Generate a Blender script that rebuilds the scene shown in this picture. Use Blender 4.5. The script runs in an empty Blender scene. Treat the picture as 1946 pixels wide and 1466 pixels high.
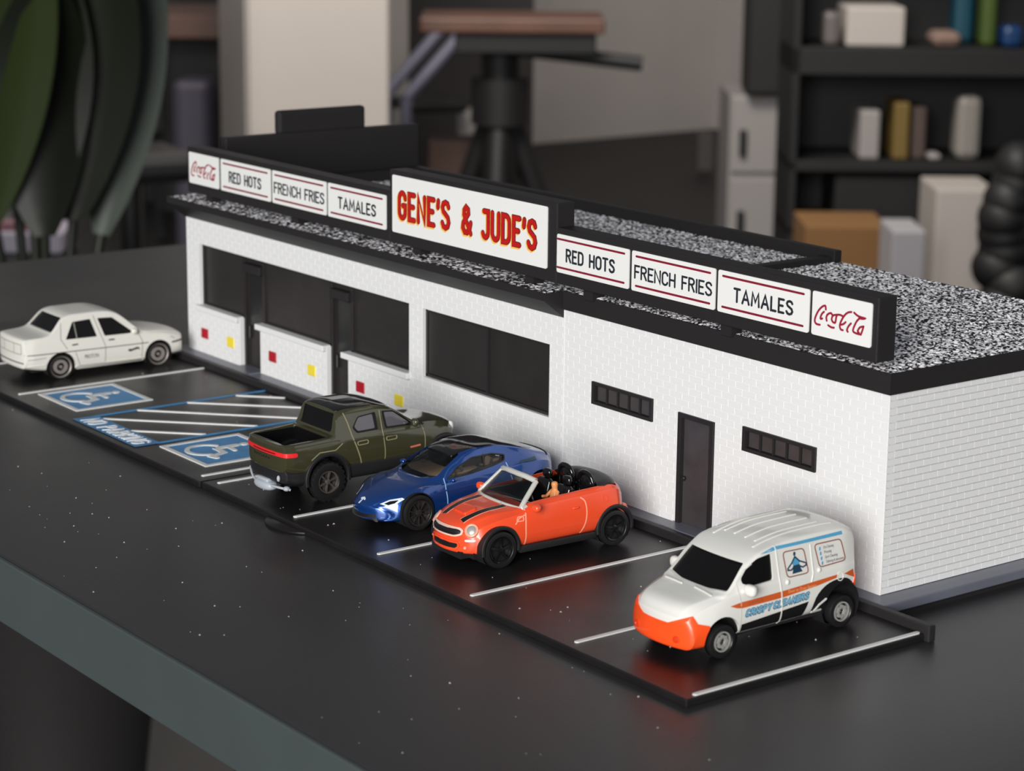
import bpy, bmesh, math, random
from mathutils import Vector, Matrix, Euler
from mathutils.bvhtree import BVHTree

# ---------------------------------------------------------------- units: 1 unit = 1.3 mm
U = 0.0013
random.seed(7)
scene = bpy.context.scene
COL = scene.collection

# ---------------------------------------------------------------- camera
CAM_P = Vector((356.324, -377.661, 170.29))
CAM_R = Euler((math.radians(76.786), math.radians(-0.584), math.radians(53.169)), 'XYZ')
FPX, CX, CY = 4320.8, 973.0, 733.0
cd = bpy.data.cameras.new('camera')
cam = bpy.data.objects.new('camera', cd)
COL.objects.link(cam)
cam.location = CAM_P * U
cam.rotation_euler = CAM_R
cd.sensor_width = 36.0
cd.lens = FPX / 1946.0 * 36.0
cd.clip_start = 0.01
cd.clip_end = 60
cd.dof.use_dof = True
cd.dof.focus_distance = 0.75
cd.dof.aperture_fstop = 24.0
scene.camera = cam

# ---------------------------------------------------------------- world, daylight from the window behind the camera
w = bpy.data.worlds.new('room_ambient')
scene.world = w
w.use_nodes = True
bg = w.node_tree.nodes['Background']
bg.inputs[0].default_value = (0.82, 0.9, 1.0, 1)
bg.inputs[1].default_value = 0.14


def area(name, loc, target, sx, sy, power, col):
    l = bpy.data.lights.new(name, 'AREA')
    l.shape = 'RECTANGLE'
    l.size, l.size_y = sx * U, sy * U
    l.energy = power
    l.color = col
    o = bpy.data.objects.new(name, l)
    COL.objects.link(o)
    o.location = Vector(loc) * U
    d = Vector(target) - Vector(loc)
    o.rotation_euler = d.to_track_quat('-Z', 'Y').to_euler()
    return o


area('window_daylight', (1640, -2370, 717), (-120, 0, 20), 1300, 1450, 205, (1.0, 0.985, 0.96))
area('background_fill', (-1900, 1200, 1250), (-2900, 2000, -400), 700, 700, 78, (1.0, 0.93, 0.86))  # fill light added to brighten the room behind the model

scene.view_settings.view_transform = 'Standard'
scene.view_settings.look = 'None'
scene.view_settings.gamma = 1.0
scene.view_settings.use_curve_mapping = False
scene.view_settings.exposure = 0.0

# ---------------------------------------------------------------- helpers


def lin(c):
    def f(x):
        x /= 255.0
        return x / 12.92 if x <= 0.04045 else ((x + 0.055) / 1.055) ** 2.4
    return (f(c[0]), f(c[1]), f(c[2]), 1.0)


def mat(name, rgb, rough=0.5, metal=0.0, coat=0.0, spec=0.5, vary=0.0, vscale=400.0, bump=0.0, bscale=2000.0,
        rvary=0.0, trans=0.0, alpha=1.0, emit=0.0, flake=0.0):
    m = bpy.data.materials.new(name)
    m.use_nodes = True
    nt = m.node_tree
    p = nt.nodes['Principled BSDF']
    c = lin(rgb)
    p.inputs['Base Color'].default_value = c
    p.inputs['Roughness'].default_value = rough
    p.inputs['Metallic'].default_value = metal
    p.inputs['Specular IOR Level'].default_value = spec
    p.inputs['Coat Weight'].default_value = coat
    p.inputs['Coat Roughness'].default_value = 0.04
    p.inputs['Transmission Weight'].default_value = trans
    p.inputs['Alpha'].default_value = alpha
    if emit:
        p.inputs['Emission Color'].default_value = c
        p.inputs['Emission Strength'].default_value = emit
    tc = nt.nodes.new('ShaderNodeTexCoord')
    if vary > 0 or rvary > 0:
        n = nt.nodes.new('ShaderNodeTexNoise')
        n.inputs['Scale'].default_value = vscale
        n.inputs['Detail'].default_value = 5
        nt.links.new(tc.outputs['Object'], n.inputs['Vector'])
        if vary > 0:
            r = nt.nodes.new('ShaderNodeValToRGB')
            r.color_ramp.elements[0].position = 0.3
            r.color_ramp.elements[1].position = 0.72
            r.color_ramp.elements[0].color = tuple(max(0, x * (1 - vary)) for x in c[:3]) + (1,)
            r.color_ramp.elements[1].color = tuple(min(1, x * (1 + vary)) for x in c[:3]) + (1,)
            nt.links.new(n.outputs['Fac'], r.inputs['Fac'])
            nt.links.new(r.outputs['Color'], p.inputs['Base Color'])
        if rvary > 0:
            mr = nt.nodes.new('ShaderNodeMapRange')
            mr.inputs['To Min'].default_value = max(0.02, rough - rvary)
            mr.inputs['To Max'].default_value = min(1, rough + rvary)
            nt.links.new(n.outputs['Fac'], mr.inputs['Value'])
            nt.links.new(mr.outputs['Result'], p.inputs['Roughness'])
    if flake > 0:
        v = nt.nodes.new('ShaderNodeTexVoronoi')
        v.inputs['Scale'].default_value = 2500
        nt.links.new(tc.outputs['Object'], v.inputs['Vector'])
        mx = nt.nodes.new('ShaderNodeMix')
        mx.data_type = 'RGBA'
        mx.inputs['Factor'].default_value = flake
        mx.inputs['A'].default_value = c
        nt.links.new(v.outputs['Color'], mx.inputs['B'])
        hs = nt.nodes.new('ShaderNodeMix')
        hs.data_type = 'RGBA'
        hs.blend_type = 'MULTIPLY'
        hs.inputs['Factor'].default_value = 0.0
        nt.links.new(mx.outputs['Result'], hs.inputs['A'])
        nt.links.new(hs.outputs['Result'], p.inputs['Base Color'])
    if bump > 0:
        n2 = nt.nodes.new('ShaderNodeTexNoise')
        n2.inputs['Scale'].default_value = bscale
        n2.inputs['Detail'].default_value = 3
        nt.links.new(tc.outputs['Object'], n2.inputs['Vector'])
        b = nt.nodes.new('ShaderNodeBump')
        b.inputs['Strength'].default_value = bump
        b.inputs['Distance'].default_value = 0.0004
        nt.links.new(n2.outputs['Fac'], b.inputs['Height'])
        nt.links.new(b.outputs['Normal'], p.inputs['Normal'])
    return m


class MB:
    """collects geometry in units; build() links it as ONE mesh object"""

    def __init__(s):
        s.v = []
        s.f = []

    def add(s, vs, fs):
        k = len(s.v)
        s.v += [tuple(q) for q in vs]
        s.f += [tuple(i + k for i in f) for f in fs]
        return s

    def box(s, x0, x1, y0, y1, z0, z1):
        return s.add([(x0, y0, z0), (x1, y0, z0), (x1, y1, z0), (x0, y1, z0), (x0, y0, z1), (x1, y0, z1), (x1, y1, z1), (x0, y1, z1)],
                     [(0, 3, 2, 1), (4, 5, 6, 7), (0, 1, 5, 4), (1, 2, 6, 5), (2, 3, 7, 6), (3, 0, 4, 7)])

    def rbox(s, x0, x1, y0, y1, z0, z1, r, seg=2):
        bm = bmesh.new()
        bmesh.ops.create_cube(bm, size=1)
        for q in bm.verts:
            q.co = Vector(((x0 + x1) / 2 + q.co.x * (x1 - x0), (y0 + y1) / 2 + q.co.y * (y1 - y0), (z0 + z1) / 2 + q.co.z * (z1 - z0)))
        bmesh.ops.bevel(bm, geom=bm.edges[:], offset=r, segments=seg, affect='EDGES', profile=0.5)
        s.bm(bm)
        return s

    def bm(s, bm, free=True):
        bm.verts.ensure_lookup_table()
        for i, q in enumerate(bm.verts):
            q.index = i
        s.add([q.co[:] for q in bm.verts], [[q.index for q in f.verts] for f in bm.faces])
        if free:
            bm.free()
        return s

    def prism(s, poly, a, b, fn):
        """polygon (p,q) extruded from a to b; fn(p,q,t)->xyz"""
        n = len(poly)
        vs = [fn(p, q, a) for p, q in poly] + [fn(p, q, b) for p, q in poly]
        fs = [tuple(range(n))[::-1], tuple(range(n, 2 * n))] + [(i, (i + 1) % n, n + (i + 1) % n, n + i) for i in range(n)]
        return s.add(vs, fs)

    def tube(s, path, r, n=8, closed=False):
        path = [Vector(p) for p in path]
        m = len(path)
        rs = r if isinstance(r, (list, tuple)) else [r] * m
        up = Vector((0, 0, 1))
        vs = []
        prev = None
        for i, p in enumerate(path):
            if closed:
                t = path[(i + 1) % m] - path[i - 1]
            else:
                t = path[min(i + 1, m - 1)] - path[max(i - 1, 0)]
            t.normalize()
            if prev is None:
                a = t.cross(up)
                if a.length < 0.1:
                    a = t.cross(Vector((1, 0, 0)))
            else:
                a = prev - t * prev.dot(t)
            a.normalize()
            prev = a
            b = t.cross(a)
            for k in range(n):
                th = 2 * math.pi * k / n
                vs.append(p + (a * math.cos(th) + b * math.sin(th)) * rs[i])
        fs = []
        for i in range(m if closed else m - 1):
            j = (i + 1) % m
            for k in range(n):
                fs.append((i * n + k, i * n + (k + 1) % n, j * n + (k + 1) % n, j * n + k))
        if not closed:
            fs.append(tuple(range(n))[::-1])
            fs.append(tuple(range((m - 1) * n, m * n)))
        return s.add(vs, fs)

    def lathe(s, prof, n=32, fn=None, cap=True):
        """prof list of (r, h); axis = z unless fn(x,y,h) maps"""
        fn = fn or (lambda x, y, h: (x, y, h))
        vs = []
        fs = []
        m = len(prof)
        for r, h in prof:
            for k in range(n):
                th = 2 * math.pi * k / n
                vs.append(fn(r * math.cos(th), r * math.sin(th), h))
        for i in range(m - 1):
            for k in range(n):
                fs.append((i * n + k, i * n + (k + 1) % n, (i + 1) * n + (k + 1) % n, (i + 1) * n + k))
        if cap:
            fs.append(tuple(range(n))[::-1])
            fs.append(tuple(range((m - 1) * n, m * n)))
        return s.add(vs, fs)

    def ell(s, c, r, nu=16, nv=10, p=1.0):
        vs = []
        fs = []
        for j in range(nv + 1):
            ph = math.pi * j / nv
            for i in range(nu):
                th = 2 * math.pi * i / nu
                def sp(x):
                    return math.copysign(abs(x) ** p, x)
                vs.append((c[0] + r[0] * sp(math.sin(ph)) * sp(math.cos(th)), c[1] + r[1] * sp(math.sin(ph)) * sp(math.sin(th)), c[2] + r[2] * sp(math.cos(ph))))
        for j in range(nv):
            for i in range(nu):
                fs.append((j * nu + i, (j + 1) * nu + i, (j + 1) * nu + (i + 1) % nu, j * nu + (i + 1) % nu))
        return s.add(vs, fs)

    def xf(s, M):
        s.v = [tuple(M @ Vector(q)) for q in s.v]
        return s

    def mesh(s, name):
        me = bpy.data.meshes.new(name)
        me.from_pydata([(a * U, b * U, c * U) for a, b, c in s.v], [], s.f)
        me.validate()
        bm = bmesh.new()
        bm.from_mesh(me)
        bmesh.ops.recalc_face_normals(bm, faces=bm.faces)
        bm.to_mesh(me)
        bm.free()
        return me

    def build(s, name, m, parent=None, smooth=None, loc=None):
        me = s.mesh(name)
        return link(name, me, m, parent, smooth, loc)


def link(name, me, m, parent=None, smooth=None, loc=None):
    if m is not None:
        me.materials.clear()
        me.materials.append(m)
    if smooth:
        me.polygons.foreach_set('use_smooth', [True] * len(me.polygons))
        me.set_sharp_from_angle(angle=math.radians(smooth))
    o = bpy.data.objects.new(name, me)
    COL.objects.link(o)
    if parent is not None:
        o.parent = parent
    if loc is not None:
        o.location = Vector(loc) * U
    return o


def empty(name, loc=(0, 0, 0), rz=0.0):
    o = bpy.data.objects.new(name, None)
    o.empty_display_size = 0.01
    COL.objects.link(o)
    o.location = Vector(loc) * U
    o.rotation_euler = (0, 0, math.radians(rz))
    return o


def tag(o, label, cat, group=None, kind=None):
    o['label'] = label
    o['category'] = cat
    if group:
        o['group'] = group
    if kind:
        o['kind'] = kind
    return o


def struct(o):
    o['kind'] = 'structure'
    return o


HV = Vector((-math.sin(math.radians(53.169)), math.cos(math.radians(53.169)), 0))
HR = Vector((math.cos(math.radians(53.169)), math.sin(math.radians(53.169)), 0))
CRM = CAM_R.to_matrix()


def at(u, v, D):
    """photo pixel -> point at depth D (units) in front of the camera"""
    d = CRM @ Vector(((u - CX) / FPX, -(v - CY) / FPX, -1.0))
    return CAM_P + d * (D / d.dot(HV))


# ---------------------------------------------------------------- stroke lettering
def arc(cx, cy, rx, ry, a0, a1, n=10):
    return [(cx + rx * math.cos(math.radians(a0 + (a1 - a0) * i / n)), cy + ry * math.sin(math.radians(a0 + (a1 - a0) * i / n))) for i in range(n + 1)]


_S = [(.5, .83), (.42, .96), (.26, 1), (.09, .94), (.02, .79), (.09, .63), (.27, .53), (.45, .42), (.52, .24), (.44, .07), (.26, 0), (.09, .05), (0, .19)]
GLY = {
    'A': (.6, [[(0, 0), (.3, 1), (.6, 0)], [(.1, .33), (.5, .33)]]),
    'C': (.52, [arc(.27, .74, .25, .26, 10, 180, 8) + arc(.27, .26, .25, .26, 180, 350, 8)]),
    'D': (.52, [[(0, 0), (0, 1)] + arc(.24, .72, .27, .28, 90, 0, 6) + arc(.24, .28, .27, .28, 0, -90, 6) + [(0, 0)]]),
    'E': (.44, [[(.44, 1), (0, 1), (0, 0), (.44, 0)], [(0, .52), (.36, .52)]]),
    'F': (.44, [[(.44, 1), (0, 1), (0, 0)], [(0, .52), (.36, .52)]]),
    'G': (.52, [arc(.26, .74, .25, .26, 10, 180, 8) + arc(.26, .26, .25, .26, 180, 360, 8) + [(.51, .5), (.3, .5)]]),
    'H': (.5, [[(0, 0), (0, 1)], [(.5, 0), (.5, 1)], [(0, .5), (.5, .5)]]),
    'I': (.04, [[(.02, 0), (.02, 1)]]),
    'J': (.46, [[(.12, 1), (.46, 1), (.46, .25)] + arc(.24, .24, .22, .24, 0, -160, 8)]),
    'K': (.5, [[(0, 0), (0, 1)], [(.48, 1), (0, .45)], [(.13, .6), (.5, 0)]]),
    'L': (.42, [[(0, 1), (0, 0), (.42, 0)]]),
    'M': (.66, [[(0, 0), (.06, 1), (.33, .3), (.6, 1), (.66, 0)]]),
    'N': (.52, [[(0, 0), (0, 1), (.52, 0), (.52, 1)]]),
    'O': (.54, [arc(.27, .74, .27, .26, 0, 180, 8) + arc(.27, .26, .27, .26, 180, 360, 8) + [(.54, .74)]]),
    'P': (.48, [[(0, 0), (0, 1)] + arc(.24, .76, .24, .24, 90, -90, 8) + [(0, .52)]]),
    'R': (.5, [[(0, 0), (0, 1)] + arc(.24, .76, .24, .24, 90, -90, 8) + [(0, .52)], [(.24, .52), (.5, 0)]]),
    'S': (.52, [_S]),
    'T': (.52, [[(0, 1), (.52, 1)], [(.26, 1), (.26, 0)]]),
    'U': (.5, [[(0, 1), (0, .25)] + arc(.25, .25, .25, .25, 180, 360, 10) + [(.5, 1)]]),
    'Y': (.54, [[(0, 1), (.27, .5), (.54, 1)], [(.27, .5), (.27, 0)]]),
    '&': (.56, [[(.56, 0), (.1, .68), (.12, .88), (.24, 1), (.38, .92), (.4, .76), (.06, .38), (.02, .18), (.14, .02), (.32, .02), (.5, .22), (.56, .42)]]),
    "'": (.04, [[(.04, 1), (.0, .74)]]),
    ' ': (.3, []),
}


def layout(text, gap=.2):
    x = 0.0
    out = []
    for ch in text:
        wd, st = GLY[ch]
        for s_ in st:
            out.append([(x + a, b) for a, b in s_])
        x += wd + gap
    return out, x - gap


def ribbon2d(pts, wd, cap=3):
    """outline strip of a polyline: returns list of (left,right) pairs plus cap fans"""
    P = [Vector((a, b)) for a, b in pts]
    Q = [P[0]]
    for p in P[1:]:
        if (p - Q[-1]).length > 1e-5:
            Q.append(p)
    P = Q
    n = len(P)
    closed = n > 3 and (P[0] - P[-1]).length < 1e-4
    h = wd / 2
    L = []
    R_ = []
    for i in range(n):
        a = P[i - 1] if i > 0 else (P[-2] if closed else None)
        b = P[i + 1] if i < n - 1 else (P[1] if closed else None)
        d1 = (P[i] - a).normalized() if a is not None else None
        d2 = (b - P[i]).normalized() if b is not None else None
        if d1 is None:
            d1 = d2
        if d2 is None:
            d2 = d1
        n1 = Vector((-d1.y, d1.x))
        n2 = Vector((-d2.y, d2.x))
        m_ = n1 + n2
        if m_.length < 0.3:
            m_ = n1
            k = 1.0
        else:
            m_.normalize()
            k = min(1.6, 1.0 / max(0.35, m_.dot(n1)))
        L.append(P[i] + m_ * h * k)
        R_.append(P[i] - m_ * h * k)
    caps = []
    if not closed and cap:
        for (p, q, sg) in ((P[0], P[1], -1), (P[-1], P[-2], -1)):
            d = (q - p).normalized()
            nn = Vector((-d.y, d.x))
            caps.append([p + nn * h * math.cos(t) - d * h * math.sin(t) for t in [math.pi * i / (cap + 1) for i in range(cap + 2)]])
    return L, R_, caps


def stroke(mb, pts, wd, fn, h0, h1, cap=3, step=None):
    """ribbon polyline; fn(x,y,h)->xyz"""
    if step:
        o = [pts[0]]
        for a, b in zip(pts, pts[1:]):
            l = math.hypot(b[0] - a[0], b[1] - a[1])
            k = max(1, int(math.ceil(l / step)))
            o += [(a[0] + (b[0] - a[0]) * i / k, a[1] + (b[1] - a[1]) * i / k) for i in range(1, k + 1)]
        pts = o
    L, R_, caps = ribbon2d(pts, wd, cap)
    n = len(L)
    vs = []
    for h in (h1, h0):
        k = .03 * (h1 - h0) / max(1, n)
        vs += [fn(q.x, q.y, h + k * i) for i, q in enumerate(L)] + [fn(q.x, q.y, h + k * i) for i, q in enumerate(R_)]
    fs = []
    for i in range(n - 1):
        fs.append((i, i + 1, n + i + 1, n + i))
        fs.append((2 * n + i, 2 * n + i + 1, i + 1, i))
        fs.append((n + i, n + i + 1, 3 * n + i + 1, 3 * n + i))
    mb.add(vs, fs)
    for c in caps:
        m_ = len(c)
        vs = [fn(q.x, q.y, h1) for q in c] + [fn(q.x, q.y, h0) for q in c]
        fs = [tuple(range(m_))] + [(i, i + 1, m_ + i + 1, m_ + i) for i in range(m_ - 1)]
        mb.add(vs, fs)


def lettering(text, x0, x1, z0, z1, wd, fn, h0, h1, gap=.2, slant=0.0, step=None, mb=None):
    mb = mb or MB()
    st, W = layout(text, gap)
    sx, sz = (x1 - x0) / W, (z1 - z0)
    for j, s_ in enumerate(st):
        stroke(mb, [(x0 + (a + slant * b) * sx, z0 + b * sz) for a, b in s_], wd, fn, h0, h1 * (1 + .07 * (j % 4)), step=step)
    return mb


def fillpoly(mb, poly, fn, h, step=None):
    """flat polygon cut on a grid and mapped by fn"""
    bm = bmesh.new()
    bm.faces.new([bm.verts.new((a, b, 0)) for a, b in poly])
    if step:
        for ax in (0, 1):
            lo = min(p[ax] for p in poly)
            hi = max(p[ax] for p in poly)
            t = math.floor(lo / step) * step + step
            while t < hi:
                co = [0, 0, 0]
                no = [0, 0, 0]
                co[ax] = t
                no[ax] = 1
                bmesh.ops.bisect_plane(bm, geom=bm.verts[:] + bm.edges[:] + bm.faces[:], plane_co=co, plane_no=no)
                t += step
    bmesh.ops.triangulate(bm, faces=bm.faces)
    for q in bm.verts:
        q.co = Vector(fn(q.co.x, q.co.y, h))
    mb.bm(bm)


def rrect(x0, x1, z0, z1, r, n=3):
    o = []
    for cx, cz, a in ((x1 - r, z1 - r, 0), (x0 + r, z1 - r, 90), (x0 + r, z0 + r, 180), (x1 - r, z0 + r, 270)):
        o += arc(cx, cz, r, r, a, a + 90, n)
    return o


def smooth_path(pts, n=4):
    """catmull-rom"""
    o = []
    for i in range(len(pts) - 1):
        p0 = pts[max(i - 1, 0)]
        p1, p2 = pts[i], pts[i + 1]
        p3 = pts[min(i + 2, len(pts) - 1)]
        for k in range(n):
            t = k / n
            o.append(tuple(.5 * (2 * b + (c - a) * t + (2 * a - 5 * b + 4 * c - d) * t * t + (3 * b - a - 3 * c + d) * t ** 3) for a, b, c, d in zip(p0, p1, p2, p3)))
    o.append(tuple(pts[-1]))
    return o


# ---------------------------------------------------------------- shared materials
M_BLACK = mat('black_plastic', (38, 36, 37), 0.5, spec=.3, bump=0.2, bscale=1500)
M_BLACK_S = mat('black_satin_plastic', (34, 33, 34), 0.3)
M_WHITE = mat('white_plastic', (226, 226, 226), 0.5, bump=0.1, bscale=1200)
M_SIGN = mat('sign_white', (232, 232, 230), 0.45)
M_RUBBER = mat('tyre_black', (27, 27, 28), 0.38)
M_DARK = mat('dark_gap', (14, 14, 14), 0.7)
M_CHROME = mat('chrome', (205, 203, 200), 0.14, metal=1.0)
M_STRIPE = mat('paint_white', (228, 228, 226), 0.5)
M_BLUE = mat('paint_blue', (66, 140, 196), 0.45, vary=0.14, vscale=130)
# ================================================================ the room
ZF = -580.0           # floor
ZT = -3.9             # table top
M_FLOOR = mat('dark_wood_floor', (19, 17, 16), 0.6, vary=0.25, vscale=6)
M_WALL = mat('grey_wall_paint', (178, 172, 168), 0.85, vary=0.05, vscale=3, bump=0.15, bscale=150)
struct(MB().box(-4400, 2400, -2900, 3900, ZF - 20, ZF).build('floor', M_FLOOR))
struct(MB().box(-4420, -4400, -1900, 3900, ZF, 1300).build('wall_left', M_WALL))
struct(MB().box(-4400, 1900, 3900, 3920, ZF, 1300).build('wall_back', M_WALL))

# ================================================================ table
M_TABLE = mat('black_table_laminate', (50, 49, 50), 0.36, vary=0.22, vscale=14, rvary=0.1, bump=0.12, bscale=900)
M_EDGE = mat('table_edge_band', (66, 74, 74), 0.5, vary=0.06, vscale=30)
tb = empty('table', (150, 140, ZF))
tag(tb, 'long black table with a grey-green front edge under the model restaurant', 'table')
TB = Vector((150, 140, ZF))


def loc(mb, o):
    mb.xf(Matrix.Translation(-Vector(o)))
    return mb


loc(MB().rbox(-545, 900, -150.6, 290, ZT - 17, ZT, 0.8), TB).build('table_top', M_TABLE, tb)
loc(MB().rbox(-545, 900, -151.8, -150.4, ZT - 17.3, ZT - 0.25, 0.4), TB).build('edge_band', M_EDGE, tb)
for lx in (-500, 860):
    for ly in (140, 240):
        loc(MB().rbox(lx - 20, lx + 20, ly - 20, ly + 20, ZF, ZT - 17, 2), TB).build('leg', M_BLACK_S, tb)

loc(MB().box(-520, 880, 248, 256, ZF + 60, ZT - 17), TB).build('dark_under_panel', M_DARK, tb)  # near-black sheet added to stand in for the shade under the table

# ================================================================ parking lot plates
ZL = -2.0
M_LOT = mat('lot_black_plastic', (27, 25, 26), 0.36, vary=0.18, vscale=60, rvary=0.08, bump=0.1, bscale=1800)


def zmap(z0):
    return lambda x, y, h: (x, y, z0 + h)


def stripe(p, q, wd, parent, o, m=M_STRIPE, name='stripe', h=0.3):
    mb = MB()
    stroke(mb, [p, q], wd, zmap(ZL), -0.05, h, cap=2)
    return loc(mb, o).build(name, m, parent)


LO = Vector((-80, -40, ZT))
lot = empty('parking_lot', LO)
tag(lot, 'black plastic parking lot plate with white bay stripes under the van and convertible', 'parking lot', 'parking lot plates')
loc(MB().rbox(-184.5, 20.97, -78.7, -4.6, ZT, ZL, 0.35), LO).build('plate', M_LOT, lot)
loc(MB().rbox(-184.5, 22.4, -7.1, -4.9, ZT, 0.15, 0.35), LO).build('kerb', M_BLACK, lot)
for X_ in (19.75, -20.2, -60.2, -100.2, -140.2, -180.6):
    stripe((X_, -75.3), (X_, -8.1), 1.15, lot, LO)

LO2 = Vector((-300, -40, ZT))
lot2 = empty('parking_lot', LO2)
tag(lot2, 'black plastic parking lot plate with blue wheelchair bays and NO PARKING strip', 'parking lot', 'parking lot plates')
loc(MB().rbox(-420, -185.1, -79.2, -4.6, ZT, ZL, 0.35), LO2).build('plate', M_LOT, lot2)
loc(MB().rbox(-420, -185.1, -7.1, -4.9, ZT, 0.15, 0.35), LO2).build('kerb', M_BLACK, lot2)
for X_ in (-189.7, -309.6, -354.8, -395):
    stripe((X_, -75.3), (X_, -8.1), 1.15, lot2, LO2)
for bx in (-306.0, -225.2):
    by = -70.7 if bx < -300 else -70.1
    x0, x1, y0, y1 = bx, bx + 27.6, by, by + 26.9
    pad = MB()
    fillpoly(pad, [(x0 + 1, y0 + 1), (x1 - 1, y0 + 1), (x1 - 1, y1 - 1), (x0 + 1, y1 - 1)], zmap(ZL), 0.12)
    pad = loc(pad, LO2).build('wheelchair_bay_marking', M_BLUE, lot2)
    mb = MB()
    stroke(mb, [(x0 + .75, y0 + .75), (x1 - .75, y0 + .75), (x1 - .75, y1 - .75), (x0 + .75, y1 - .75), (x0 + .75, y0 + .75)], 1.5, zmap(ZL), 0, 0.3)
    loc(mb, LO2).build('border', M_STRIPE, pad)
    mb = MB()
    cx, cy = x0 + 13.6, y0 + 13.5

    def T(l):
        return [(cx + a, cy + b) for a, b in l]
    stroke(mb, T(arc(-2.2, -4.2, 5.6, 5.6, 118, 345, 18)), 1.5, zmap(ZL), 0.05, 0.32)
    mb.lathe([(1.35, 0.05), (1.35, 0.32)], 14, lambda a, b, h: (cx - 1.9 + a, cy + 8.4 + b, ZL + h))
    stroke(mb, T([(-2.0, 6.0), (-2.0, -1.0)]), 2.3, zmap(ZL), 0.05, 0.32)
    stroke(mb, T([(-1.8, 3.0), (3.0, 2.6)]), 1.5, zmap(ZL), 0.05, 0.32)
    stroke(mb, T([(-2.0, -1.0), (3.4, -1.4), (5.2, -6.6), (7.4, -6.0)]), 1.9, zmap(ZL), 0.05, 0.32)
    loc(mb, LO2).build('wheelchair_symbol', M_STRIPE, pad)
mb = MB()
fillpoly(mb, [(-270.0, -76.3), (-228.6, -76.3), (-228.6, -67.8), (-270.0, -67.8)], zmap(ZL), 0.15)
npk = loc(mb, LO2).build('no_parking_strip', M_BLUE, lot2)
loc(lettering('NO PARKING', -266.6, -231.8, -74.9, -69.4, 0.62, zmap(ZL), 0.1, 0.34, gap=.3, slant=.18), LO2).build('lettering', M_STRIPE, npk)
stripe((-269.5, -68.2), (-269.5, -7.9), 1.1, lot2, LO2, M_BLUE, 'blue_stripe', .2)
stripe((-229.4, -68.2), (-229.4, -18.0), 1.1, lot2, LO2, M_BLUE, 'blue_stripe', .2)
for p, q in (((-268.4, -18.6), (-257.2, -7.9)), ((-268.7, -36.2), (-241.8, -9.1)), ((-268.7, -54), (-230.4, -17.2)), ((-264.7, -67.8), (-230.4, -34)), ((-246.4, -67.8), (-230.4, -52))):
    stripe(p, q, 1.1, lot2, LO2, M_STRIPE, 'hatch_stripe')

pd = MB()
pd.lathe([(11.5, 0.0), (12.3, 0.3), (12.3, 0.7), (11.8, 0.95)], 40, lambda a, b, h: (-139.5 + a, -71 + b * .98, ZT + h))
tag(pd.build('round_pad', mat('black_gloss_pad', (22, 21, 22), 0.3), None, 30), 'thin round black pad peeking out under the parking lot front edge', 'pad')
# ================================================================ model restaurant
BO = Vector((-167, 45, ZT))
bd = empty('restaurant_model', BO)
tag(bd, 'white brick scale model of a single-storey hot dog stand with black roof and sign boards', 'model building')
M_PANEL = mat('window_black_plastic', (41, 37, 37), 0.42, vary=0.12, vscale=90, bump=0.2, bscale=900)
M_PLINTH = mat('plinth_grey_plastic', (100, 102, 114), 0.33, vary=0.1, vscale=40)
M_RED = mat('red_square', (172, 22, 40), 0.4)
M_YEL = mat('yellow_square', (236, 214, 66), 0.45)
M_GRAVEL = bpy.data.materials.new('roof_grit')
M_GRAVEL.use_nodes = True
_nt = M_GRAVEL.node_tree
_p = _nt.nodes['Principled BSDF']
_p.inputs['Roughness'].default_value = 0.35
_tc = _nt.nodes.new('ShaderNodeTexCoord')
_n = _nt.nodes.new('ShaderNodeTexNoise')
_n.inputs['Scale'].default_value = 760
_n.inputs['Detail'].default_value = 2
_r = _nt.nodes.new('ShaderNodeValToRGB')
_r.color_ramp.elements[0].position = 0.44
_r.color_ramp.elements[0].color = lin((22, 21, 26))
_r.color_ramp.elements[1].position = 0.56
_r.color_ramp.elements[1].color = lin((236, 234, 238))
_nt.links.new(_tc.outputs['Object'], _n.inputs['Vector'])
_nt.links.new(_n.outputs['Fac'], _r.inputs['Fac'])
_nt.links.new(_r.outputs['Color'], _p.inputs['Base Color'])


def B(mb, name, m, parent=bd, smooth=None):
    return loc(mb, BO).build(name, m, parent, smooth)


XL, XR, XS, YB, HW = -334.0, 0.0, -122.0, 95.0, 49.0
# base
B(MB().rbox(XL - 5, 5.8, -4.75, YB + 5, -2.4, 0, .3), 'plinth', M_PLINTH)
B(MB().box(XL - 4, 4.6, -4.4, YB + 4, ZT, -2.4), 'base_slab', M_BLACK)
B(MB().box(-74.3, -58.8, -5.0, 2.6, -0.3, 0.35), 'door_threshold', M_PLINTH)
for a, b in ((-298.2, -285.0), (-243.7, -231.2)):
    B(MB().box(a, b, -5.0, 2.6, -0.3, 0.3), 'door_threshold', M_PLINTH)

# openings in the front wall: (x0,x1,z0,z1)
OPEN = [(-325.6, -298.2, 16.4, 38.1), (-298.2, -285.0, 0, 38.1), (-285.0, -243.7, 16.4, 38.1), (-243.7, -231.2, 0, 38.1), (-231.2, -197.3, 16.4, 38.1),
        (-190.1, -128.4, 17.0, 37.8), (-109.0, -83.8, 25.0, 31.2), (-73.3, -59.7, 0, 29.9), (-48.9, -23.0, 25.0, 31.2)]


def solid_spans(a, b, z0, z1, opens, eps=0.02):
    cuts = sorted((max(a, o[0]), min(b, o[1])) for o in opens if o[0] < b and o[1] > a and o[2] < z1 - eps and o[3] > z0 + eps)
    out = []
    x = a
    for p, q in cuts:
        if p > x + 0.05:
            out.append((x, p))
        x = max(x, q)
    if b > x + 0.05:
        out.append((x, b))
    return out


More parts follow.
